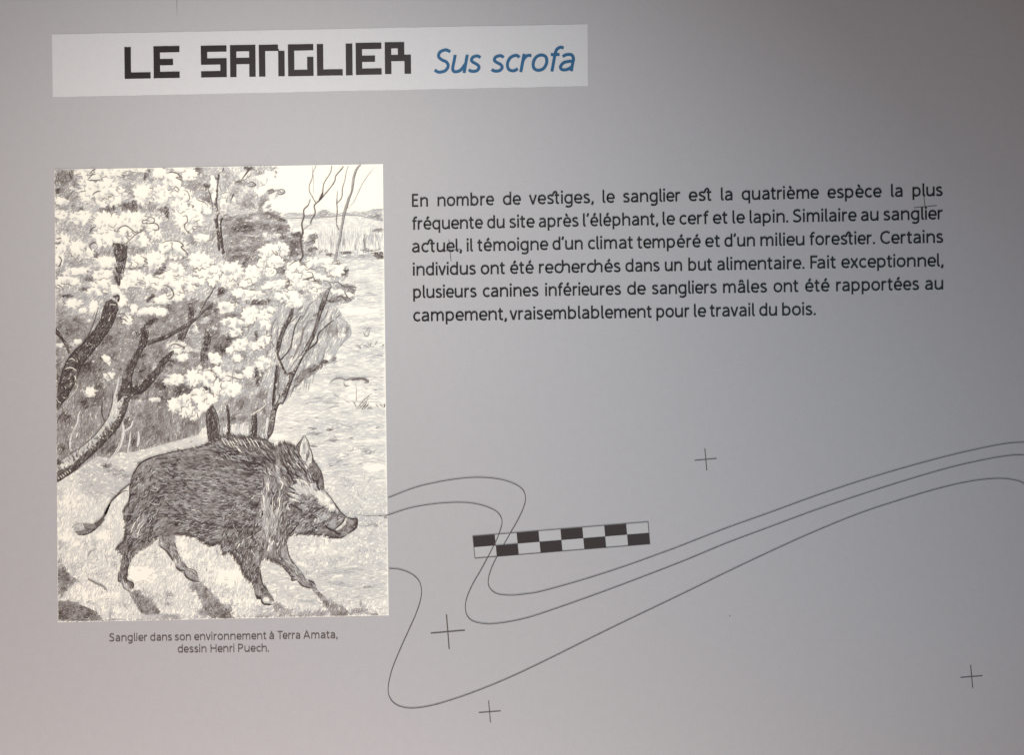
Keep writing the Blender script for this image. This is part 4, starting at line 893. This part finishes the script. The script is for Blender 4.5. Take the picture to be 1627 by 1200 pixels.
# lights within the coat
BL = """E 930,870,130,40,.50,-10 E 850,930,60,50,.45,0 E 1200,700,160,60,.86,5 E 1350,740,160,40,.66,5 E 1150,830,200,40,.74,8 E 1400,950,200,40,.70,8 E 1250,1060,180,36,.84,8 E 1310,1130,60,50,.44,0 E 950,1120,100,60,.84,0 E 820,1140,60,60,.86,0 E 900,1010,80,30,.84,0 E 1330,620,140,24,.60,0 E 1480,700,140,60,.80,0
G 860,170,60,70,.50,40 G 800,280,40,60,.50,40 G 960,290,40,110,.90,35 G 1050,120,90,60,.86,0 G 1200,200,60,60,.88,0 G 1280,60,70,50,.56,0 G 1400,100,120,50,.70,0 G 1450,180,140,40,.76,0 G 1420,270,140,30,.86,10 G 760,380,40,50,.92,50 G 760,470,36,90,.96,10 G 740,560,24,90,.92,5 G 700,600,16,90,.66,5 G 1130,380,60,60,.74,0 G 1180,480,40,90,.66,20 G 1080,400,40,40,.35,30 G 1240,560,30,60,.56,30
G 880,360,110,26,.80,-30 G 560,0,1,1,.8,0 G 1330,660,60,26,.36,30 G 700,770,26,36,.35,0 G 770,780,22,32,.98,10 G 1370,720,50,22,.72,30 G 740,100,50,70,.90,0
F 80,560,120,60,.86,0 F 330,520,110,60,.86,20 F 60,660,100,24,.60,0 F 250,680,120,30,.82,0 F 100,760,160,30,.74,5 F 300,800,150,30,.84,5 F 380,900,80,60,.80,0 F 100,900,160,40,.80,0 F 190,1040,140,60,.88,0 F 460,650,50,80,.80,60 F 500,570,60,60,.88,0 F 590,600,50,60,.86,0 F 700,600,60,40,.78,0 F 600,700,60,40,.60,0 F 660,830,50,80,.88,30
F 450,900,34,90,.36,-10 F 430,1040,36,90,.40,0 F 430,1150,36,90,.44,0 F 510,1000,26,130,.86,0 F 560,1000,30,90,.62,0 F 590,890,50,40,.46,30 F 560,780,26,60,.46,0 F 720,950,60,60,.26,20 F 800,960,110,60,.13,30 F 900,910,60,50,.16,0 F 960,1000,70,50,.10,40 F 1020,1060,70,60,.03,45 F 690,1040,60,40,.22,30 F 800,1120,80,24,.30,20 F 880,1070,60,46,.88,20 F 620,1060,36,100,.84,0 F 900,780,60,90,.76,60 F 935,870,34,60,.96,70
F 1080,1120,50,70,.02,40 F 780,860,50,40,.40,0 F 700,760,70,24,.50,40
H 470,40,40,90,.46,0 H 520,120,26,110,.42,8 H 440,160,34,150,.42,3 H 490,240,30,90,.42,3 H 480,370,40,60,.22,10 H 470,430,22,60,.30,0 H 600,140,40,130,.82,10 H 560,300,60,60,.70,0 H 520,500,60,60,.95,0 H 590,430,36,110,.72,0 H 640,520,50,60,.40,50 H 660,560,26,60,.34,50 H 730,640,30,90,.42,-40 H 640,600,70,24,.92,40 H 700,720,26,16,.92,0 H 800,760,60,26,.72,40 H 400,440,60,60,.72,0 H 280,400,50,60,.80,0 H 250,540,60,90,.82,-20
H 350,560,40,60,.42,0 H 340,660,56,36,.86,0 H 350,790,30,70,.58,0 H 410,760,16,80,.16,-20 H 440,930,50,24,.10,30 H 360,895,26,22,.95,0 H 150,420,40,60,.60,30 H 240,250,140,60,.80,0 H 100,200,140,60,.86,0 H 260,110,40,60,.60,0 H 100,60,120,40,.70,0 H 330,220,50,60,.90,0 H 90,350,110,50,.84,0 H 300,300,90,40,.86,0
H 840,160,120,60,.70,-30 H 740,60,90,60,.80,0 H 780,30,60,26,.30,0 H 930,160,60,36,.42,-30 H 1000,110,60,60,.30,-30 H 1070,40,60,50,.02,0 H 1080,180,60,50,.36,-50 H 900,90,60,40,.66,0 H 760,220,60,40,.74,0 H 900,270,90,24,.90,0 H 1100,305,90,24,.85,5 H 1040,240,60,20,.90,20 H 1250,190,50,45,.86,0 H 1220,260,50,22,.92,-20 H 740,255,24,18,.25,0 H 680,240,50,50,.78,0"""
for ln in BL.replace('\n', ' ').split():
    if ln in TILE: tl = ln; continue
    X, Y, a, b, t, ro = [float(q) for q in ln.split(',')]
    ox, oy = TILE[tl]
    save = reg.copy() if False else None
    cx = ox + X / 6; cy = oy + Y / 6
    R = max(a, b) / 6 * 1.6 + 3
    i0 = max(int((cy - R - Y0) * RS), 0); i1 = int((cy + R - Y0) * RS) + 1; j0 = max(int((cx - R - X0) * RS), 0); j1 = int((cx + R - X0) * RS) + 1
    old = tone[i0:i1, j0:j1].copy()
    blob(tl, X, Y, a, b, t, rot=ro, soft=.8, edge=.7)
    m = reg[i0:i1, j0:j1] != 3
    tone[i0:i1, j0:j1][m] = old[m]
fill('F 852,722 905,705 945,745 975,810 988,900 990,948 957,948 925,890 885,850 852,800', .95, a=70, j=12, L=5, r=3, vary=.2)
for X, Y, a, b, t, ro in ((745, 900, 60, 42, .16, 25), (830, 940, 80, 40, .14, 25), (900, 985, 90, 36, .12, 30), (960, 1030, 70, 36, .06, 40), (1020, 1080, 60, 36, .03, 45), (720, 1020, 60, 26, .2, 20), (690, 960, 40, 24, .25, 20), (800, 1060, 60, 24, .3, 10)):
    blob('F', X, Y, a, b, t, rot=ro, a=-25, soft=.8, edge=.9)
# snout disc, tusk band, eye
fill('H 1195,140 1208,150 1196,200 1150,245 1112,258 1105,245 1158,200', .06, r=3)
fill('H 1215,140 1260,145 1300,150 1308,190 1300,235 1260,250 1220,290 1150,300 1120,275 1170,240 1205,190', .82, a=50, j=20, L=4, r=3)
blob('H', 1245, 190, 30, 34, .5, soft=.5); blob('H', 1295, 200, 14, 40, 1, soft=.3)
fill('H 345,875 400,870 395,915 345,912', .96, a=20, r=3); 
# ear
fill('F 805,432 840,490 855,550 875,600 888,660 880,700 850,715 830,750 800,690 770,640 740,590 728,540 760,490', .12, a=80, j=10, L=6, r=3, vary=.1)
fill('F 800,445 760,500 728,540 745,590 765,620 765,540 790,470', .86, a=70, j=8, L=5, r=3, vary=.1)
blob('F', 805, 540, 18, 70, .45, a=85, soft=.5); blob('F', 832, 630, 13, 55, .95, 8, a=85, soft=.4)
# hooves
fill('G 740,740 770,745 800,805 760,825 745,800', .95, a=80, r=3); fill('G 690,740 725,745 745,800 745,835 710,810', .25, a=70, r=3)
fill('H 400,925 500,930 510,960 430,970', .55, a=10, r=3); blob('H', 440, 925, 36, 20, .05, 20, soft=.3)

BR = 3
for q, w, t in (('P 208,765 213,752 223,737 237,729 252,724 280,717', [1.0, 1.8, 2.0, 2.6, 1.8, .8], .95), ('E 1000,660 1100,650 1130,655', 2.0, .9), ('P 205,795 207,787 207,775 208,765', 1.5, .9),
                ('F 805,432 760,490 728,540 745,590 770,640 800,690', 1.5, .92), ('F 805,432 840,490 855,550 875,600 888,660 880,690 850,712', 1.6, .92), ('F 792,470 768,540 765,620', 1.2, -1), ('F 820,470 845,560 858,640', 1.0, .5), ('F 825,760 815,700', 1.6, -1),
                ('F 900,705 940,740 970,800 985,880 990,940', 1.6, .8), ('F 1000,960 1050,1020 1100,1090 1150,1160 1200,1200', 1.5, .9), ('H 1090,10 1130,60 1180,110 1215,135', 1.6, .92), ('H 1215,135 1260,148 1300,150 1310,190 1302,230', 2.6, .97),
                ('H 1302,230 1270,255 1220,290', 2.2, .95), ('H 1190,130 1170,180 1100,245', 2.0, .92), ('H 1195,150 1205,200 1150,250', .9, .7), ('H 1040,240 1090,265 1120,290 1160,290', 3.0, .95), ('H 1220,290 1150,330 1070,325 1000,300', 1.6, .9),
                ('H 1110,50 1060,130 1050,170', 1.0, .8), ('H 1140,80 1110,150', .9, .8), ('F 1020,1095 960,1130 900,1160 830,1170', 1.7, .9), ('F 920,870 930,920 950,960', 3.2, 1), ('F 880,850 920,870 945,850', 2.4, .95), ('F 850,880 900,890', 1.4, .7),
                ('H 630,360 645,440 665,520 720,600 790,690 820,740', 1.6, .9), ('H 820,740 880,800 930,830', 1.2, .7), ('H 840,730 880,750 915,780', 2.4, .9), ('H 850,740 880,790', 1.8, .85), ('H 590,600 650,660 680,700 730,700', 1.8, .85), ('H 680,700 690,735 740,725', 2.2, .92), ('H 740,740 790,790 880,810', 2.0, .9),
                ('H 385,630 385,700 410,780 460,840', 2.0, .95), ('H 460,850 500,910 515,940', 1.8, .7), ('H 390,915 420,960 500,965', 2.6, .95), ('H 400,880 450,870 480,910', 1.4, .7), ('H 320,780 335,860 345,880', 1.2, .8), ('H 345,880 370,905 390,890', 4, .97),
                ('G 660,640 650,740 690,735', 1.6, .85), ('G 740,620 735,720 755,750', 2.0, .95), ('G 690,745 700,800 750,838', 1.3, .8), ('G 745,740 790,760 800,805', 2.0, .95), ('G 1190,370 1215,480 1260,560 1320,620', 1.6, .85), ('G 1320,620 1380,640 1410,690', 1.3, .8), ('G 1300,640 1350,650 1390,700', 1.2, .6),
                ('G 1030,400 1100,450 1170,550', 1.5, .8), ('G 1110,450 1150,500 1180,560', 1.4, .85), ('G 1200,610 1240,640 1280,640', 3, .85), ('G 1275,650 1300,700 1370,740 1430,745', 2.6, .85), ('G 1050,320 1040,380', 1.4, .6),
                ('E 770,870 760,960 765,1010', 1.3, .85), ('E 800,985 770,1010 750,1080 740,1120', 2.4, .95), ('E 850,820 790,860 770,890', 2.0, .85),
                ('E 765,895 700,940 640,1000 590,1050 555,1120 530,1180 G 570,10 540,70 500,150 430,205', [1.8, 2.4, 2.6, 2.8, 3.6, 5.6], .8), ('E 745,960 700,965 640,1010 590,1060', 1.2, .9)): st(q, w, t, r=BR, wob=.18)
fill('G 310,190 430,200 500,150 530,150 470,220 400,275 330,300 260,296 230,265 330,250', .82, a=25, j=14, L=6, r=3)
fill('G 210,235 250,200 310,190 330,250 240,265', .22, a=30, j=14, L=6, r=3)
st('G 255,295 330,300 400,270 470,215', 1.6, .95, r=BR); st('G 205,235 240,200 300,185', .9, .5, r=BR); st('G 215,255 260,240 300,240', .8, .4, r=BR)

# coat: long darker and paper-light hairs laid along the growth
def hairs(q, n, L, a, ja, w, t, light=0.0, edge=0):
    p = pts(q); sl, m = inside(p)
    iy, ix = np.nonzero(m)
    if len(iy) == 0: return
    for k in rng.integers(0, len(iy), int(n * 1.5)):
        x = XX[sl][iy[k], ix[k]]; y = YY[sl][iy[k], ix[k]]
        aa = math.radians(a + rng.normal(0, ja)); l = L * rng.uniform(.6, 1.4); b = rng.normal(0, .12)
        d = np.array([math.cos(aa), -math.sin(aa)]); nn = np.array([d[1], -d[0]])
        o = np.array([x, y])
        c = [o - d * l / 2, o + nn * l * b, o + d * l / 2]
        lt = rng.random() < light
        loc = tone[min(int((y - Y0) * RS), tone.shape[0] - 1), min(int((x - X0) * RS), tone.shape[1] - 1)]
        if not lt and loc < .5 and rng.random() < .5: continue
        tl_ = loc * rng.uniform(.15, .50) if lt else min(loc * rng.uniform(.95, 1.45), t)
        LINES_OUT.append((spline(c, 3), np.interp(np.linspace(0, 1, 7), [0, .4, 1], [.4, w * (rng.uniform(.6, 1.2)) * (.85 if lt else 1), .2]), np.clip(tl_, .02, .95), 3))
hairs('P 250,735 340,712 420,735 415,800 400,840 280,838 240,800', 620, 9, -5, 10, 1.3, .95, .30)
hairs('P 205,765 240,735 262,760 250,860 205,870 200,800', 260, 8, 48, 16, 1.3, .95, .30)
hairs('P 345,697 400,699 435,712 440,760 400,745 345,725', 190, 9, -35, 14, 1.3, .98, .22)
hairs('P 416,755 432,755 440,870 416,870', 130, 12, 86, 5, 1.3, .85, .50)
hairs('P 436,760 462,790 460,860 440,885 430,800', 130, 10, 78, 9, 1.3, .92, .38)
hairs('P 444,712 470,716 500,760 500,790 450,760', 170, 10, -56, 9, 1.4, .95, .42)
hairs('P 455,775 520,800 545,825 500,845 460,845', 240, 7, 30, 22, 1.2, .92, .42)
hairs('P 350,800 415,800 420,880 355,875', 200, 8, 58, 22, 1.3, .95, .30)
hairs('P 280,825 350,830 345,862 290,848', 110, 8, 12, 10, 1.4, .95, .25)
hairs('P 195,870 215,875 205,925 190,925', 60, 6, 80, 10, 1.2, .95, .15)
hairs('P 255,855 278,860 298,905 285,900', 60, 6, -62, 12, 1.1, .85, .3)
hairs('P 375,880 415,890 405,940 392,918', 90, 6, 70, 18, 1.2, .92, .3)
hairs('P 440,885 458,885 490,925 470,920', 80, 6, -48, 12, 1.1, .8, .35)
# ragged hair along the outline: back bristles, belly fringe, chest and chin
def fringe(q, n, L, a, ja, w=1.2, t=.88, off=0):
    c = spline(pts(q), 14)
    for k in range(n):
        o = c[int(rng.random() * (len(c) - 1))] + rng.normal(0, .8, 2)
        aa = math.radians(a + rng.normal(0, ja)); l = L * rng.uniform(.5, 1.3)
        d = np.array([math.cos(aa), -math.sin(aa)])
        LINES_OUT.append((spline([o - d * l * .5, o + rng.normal(0, .3, 2), o + d * l * .5], 3), np.linspace(w * rng.uniform(.8, 1.3), .25, 7), t * rng.uniform(.85, 1.1), 3))
fringe('P 252,724 280,717 313,711 335,704', 50, 6, 160, 12, 1.1)
fringe('P 335,704 350,694 372,692 392,694 410,695', 60, 9, 128, 12, 1.2)
fringe('P 410,696 425,700 437,710', 30, 6, 140, 16); fringe('P 440,708 455,704 472,712', 34, 8, 105, 14)
fringe('P 280,848 293,850 313,855 334,866 350,862', 90, 8, 205, 12, 1.4)
fringe('P 350,862 355,880 366,878 378,892 386,908 397,925', 90, 8, 245, 18, 1.3); fringe('P 197,812 200,840 198,858 187,872 195,884', 70, 7, 215, 18, 1.3)
fringe('P 457,852 480,849 500,850 528,854 545,854', 70, 6, 215, 16, 1.2); fringe('P 436,892 450,900 463,914', 34, 5, 230, 15)
fringe('P 415,888 428,890 440,893', 30, 6, 255, 18); fringe('P 497,730 506,745 514,775', 20, 5, 100, 14)
for k in range(10): st('F %d,%d %d,%d' % (10 + k * 40, 450 + (k % 3) * 10, 60 + k * 40, 530 + (k % 3) * 14), 1.2, -1, r=BR, wob=.1)
for q, w in (('F 110,480 160,540 210,600', 1.8), ('F 130,520 190,590', 1.2), ('F 640,690 680,740', 1.6), ('F 660,620 690,680', 1.4), ('F 720,690 760,740', 1.4), ('F 465,770 480,820', 1.6), ('F 455,870 465,960', 2.0), ('F 415,1000 420,1120', 2.2), ('F 410,1120 405,1200 H 410,60', 2.2), ('H 480,300 470,380', 2.0), ('H 510,350 490,400', 2.6), ('H 465,400 455,460', 2.0),
             ('H 540,380 550,400', 1.6), ('H 190,380 160,440', 1.6), ('F 330,1000 300,1040', 1.8), ('H 295,440 330,500', 1.3), ('F 570,860 610,900', 2.0), ('F 600,890 580,950', 1.8), ('F 700,850 800,870 850,930', 1.8), ('F 640,980 740,1010', 1.6), ('F 650,1030 760,1070', 1.6), ('F 560,1010 570,1120', 1.6), ('F 500,1020 500,1150', 1.2), ('F 520,1080 520,1180', 1.2),
             ('H 650,40 665,60', 2.4), ('H 560,20 540,120', 1.4), ('H 930,130 945,170', 1.6), ('H 910,140 900,180', 1.4), ('G 860,120 800,200 770,280', 1.5), ('G 900,180 850,260 830,330', 1.5), ('G 860,180 810,270', 1.3), ('G 1340,60 1420,70', 1.2)): st(q, w, -.9, r=BR, wob=.15)
for q, w in (('F 640,530 660,600 690,680', 2), ('F 700,570 750,650 780,720', 1.8), ('F 630,640 680,720 720,780', 2), ('F 610,700 650,780 690,850', 2.2), ('F 640,790 690,860 720,900', 2.4), ('F 740,700 800,760 830,800', 1.6), ('F 650,920 690,940 720,960', 2), ('F 660,960 720,990 760,1000', 1.6), ('F 690,900 730,880', 1.5),
             ('F 640,1010 720,1030', 1.6), ('F 660,1080 740,1120', 1.8), ('H 690,20 760,60 790,90', 2), ('H 740,200 700,260 650,300', 2.0), ('H 800,100 760,170 720,240', 1.6), ('H 860,60 800,150', 1.4), ('H 950,40 900,90', 1.4), ('H 1000,70 960,130', 1.3), ('H 980,180 1020,230 1060,260', 2.6), ('H 820,290 860,270 900,280', 2.2), ('H 870,220 950,250', 1.6),
             ('F 400,640 440,740 450,830', 1.6), ('F 440,600 500,680 530,780', 1.6), ('F 380,1050 340,1120', 2)): st(q, w, .95, r=BR, wob=.2)

# ---- turn the density map into pencil strokes -----------------------------------
tone *= (0.88 + .24 * N30)
tone = np.where((reg == 1) | (reg == 2), np.clip(tone * (.86 + .42 * tone), 0, 1), tone)
soft_ = tone.copy()
for _ in range(2):
    for ax in (0, 1): soft_ = (np.roll(soft_, 1, ax) + np.roll(soft_, -1, ax) + soft_) / 3
soft_m = (reg == 0) | (reg == 4)
tone = np.where(soft_m, soft_, tone)
tone = np.where(reg == 1, .3 * soft_ + .7 * tone, tone)
tone = np.where(reg == 3, tone * .72, tone)
tone = np.where(reg == 1, tone * (.86 + .16 * np.clip((YY - 400) / 160, 0, 1)), tone)
tone = np.where(((reg == 0) | (reg == 4)) & (tone < .34), tone * (.62 + .5 * np.clip(tone, 0, .34)), tone)
A_Q = PQ
def inq(x, y, pad=0.5):
    ok = np.ones(np.shape(x), bool)
    for k in range(4):
        a, b = A_Q[k], A_Q[(k + 1) % 4]
        e = b - a; l = math.hypot(*e)
        ok &= ((e[0] * (y - a[1]) - e[1] * (x - a[0])) / l) > pad
    return ok
def samp(arr, x, y):
    i = np.clip(((y - Y0) * RS).astype(int), 0, arr.shape[0] - 1); j = np.clip(((x - X0) * RS).astype(int), 0, arr.shape[1] - 1)
    return arr[i, j]

NC = 520000
SW = 0.85
cx = rng.uniform(X0 + 4, X0 + GW - 4, NC); cy = rng.uniform(Y0 + 4, Y0 + GH - 4, NC)
t0 = samp(tone, cx, cy); L0 = samp(slen, cx, cy) * rng.uniform(.6, 1.35, NC)
cv = .62 + .34 * np.clip(t0 * 2, 0, 1) - .30 * np.clip((.09 - t0) / .06, 0, 1)            # soft pencil: much of the sheet is covered, the tone is in the ink
ink = np.clip(t0 / cv * (1 + rng.uniform(-1, 1, NC) * (.22 + .2 * t0)), .03, 1)
cov = np.clip(cv, 0, .965)
need = -np.log(1 - cov) / (L0 * SW)                 # strokes per square photo pixel
keepm = (rng.random(NC) < need * (GW - 8) * (GH - 8) / NC) & (t0 > .03) & inq(cx, cy)
cx, cy, t0, L0, ink = [v[keepm] for v in (cx, cy, t0, L0, ink)]
aa = np.radians(samp(ang, cx, cy) + rng.normal(0, 1, len(cx)) * samp(jit, cx, cy))
rg = samp(reg, cx, cy)
dx, dy = np.cos(aa), -np.sin(aa)
bend = rng.normal(0, .07, len(cx)) * L0
lo = np.zeros(len(cx)); hi = np.zeros(len(cx)); okl = np.ones(len(cx), bool); okh = okl.copy()
for s in np.linspace(.1, .5, 7):
    for sg in (-1, 1):
        d = s * L0 * sg
        tt = samp(tone, cx + dx * d, cy + dy * d); rr_ = samp(reg, cx + dx * d, cy + dy * d)
        good = (tt > .5 * t0) & inq(cx + dx * d, cy + dy * d, .6) & ((rr_ == rg) | (tt > .8 * t0))
        if sg < 0: okl &= good; lo = np.where(okl, -s * L0, lo)
        else: okh &= good; hi = np.where(okh, s * L0, hi)
ln_ = hi - lo
k = ln_ > .9
cx, cy, dx, dy, lo, hi, bend, ink, rg = [v[k] for v in (cx, cy, dx, dy, lo, hi, bend, ink, rg)]
wid = SW * rng.uniform(.7, 1.25, len(cx))

NAMES = {0: ('meadow_hatching', 'pale pencil meadow, far bank and bare saplings'), 1: ('foliage_hatching', 'leafy pencil tufts and thicket'), 2: ('trunk_shading', 'dark leaning pencil trunks'), 3: ('boar_drawing', 'dark bristly boar walking to the right'), 4: ('ground_hatching', 'pencil grass and cast shadows under the boar')}


def strokes_mesh(name, P3, W3, lev, label, lift, extra):
    """P3 (n,3,2) centre lines, W3 (n,3) widths -> one mesh; extra = list of (pts, widths, level)"""
    n = len(P3)
    V = []; F = []; MI = []
    z = lift + 0.0009 * (np.arange(n) % 61)
    seg = P3[:, 2] - P3[:, 0]; seg /= np.hypot(seg[:, 0], seg[:, 1])[:, None] + 1e-9
    nr = np.stack([-seg[:, 1], seg[:, 0]], 1)[:, None, :]
    A = P3 + nr * W3[..., None] / 2; B = P3 - nr * W3[..., None] / 2
    q = np.concatenate([A, B], 1)                      # n,6,2
    wv = W(q[..., 0].ravel(), q[..., 1].ravel(), np.repeat(z, 6))
    base = np.arange(n) * 6
    f = np.stack([np.stack([base, base + 1, base + 4, base + 3], 1), np.stack([base + 1, base + 2, base + 5, base + 4], 1)], 1).reshape(-1, 4)
    mi = np.repeat(lev, 2)
    rb = Ribbons(.48 + (lift - .16) * .6)
    for p, w, lv in extra: rb.add(p, w, int(lv))
    if rb.f:
        ev = np.concatenate(rb.v); ef = np.array(rb.f) + len(wv)
        wv = np.concatenate([wv, ev]); f = np.concatenate([f, ef]); mi = np.concatenate([mi, rb.mi])
    me = bpy.data.meshes.new(name)
    me.vertices.add(len(wv)); me.vertices.foreach_set('co', wv.ravel())
    me.loops.add(len(f) * 4); me.loops.foreach_set('vertex_index', f.ravel().astype(np.int32))
    me.polygons.add(len(f)); me.polygons.foreach_set('loop_start', (np.arange(len(f)) * 4).astype(np.int32))
    try: me.polygons.foreach_set('loop_total', np.full(len(f), 4, np.int32))
    except Exception: pass
    me.polygons.foreach_set('material_index', mi.astype(np.int32))
    me.update(calc_edges=True); me.validate()
    fix_normals(me)
    return link(name, me, SHEET, M_pencil + [M_erase], label=label, kind='stuff' if 'hatching' in name else None)


mid = (lo + hi) / 2
P3 = np.stack([np.stack([cx + dx * s + (-dy) * b, cy + dy * s + dx * b], 1) for s, b in ((lo, 0 * bend), (mid, bend), (hi, 0 * bend))], 1)
W3 = np.stack([wid * .8, wid, wid * .45], 1)
lev = np.clip((ink * LV).astype(int), 0, LV - 1)
extra = {k: [] for k in NAMES}
for p, w, t, rr_ in LINES_OUT:
    ok = inq(p[:, 0], p[:, 1], .5)
    if not ok.all():
        idx = np.nonzero(ok)[0]
        if len(idx) < 2: continue
        brk = np.nonzero(np.diff(idx) > 1)[0]
        idx = idx[:brk[0] + 1] if len(brk) else idx
        if len(idx) < 2: continue
        p = p[idx]; w = w[idx] if np.ndim(w) else w
    if t < 0: lv = LV if t <= -.8 else 0
    else: lv = min(int(t * LV), LV - 1)
    extra[rr_].append((p, w, lv))
for k, (nm, lb) in NAMES.items():
    m = rg == k
    strokes_mesh(nm, P3[m], W3[m], lev[m], lb, 0.16 + .06 * {0: 0, 4: 1, 1: 2, 2: 3, 3: 4}[k], extra[k])
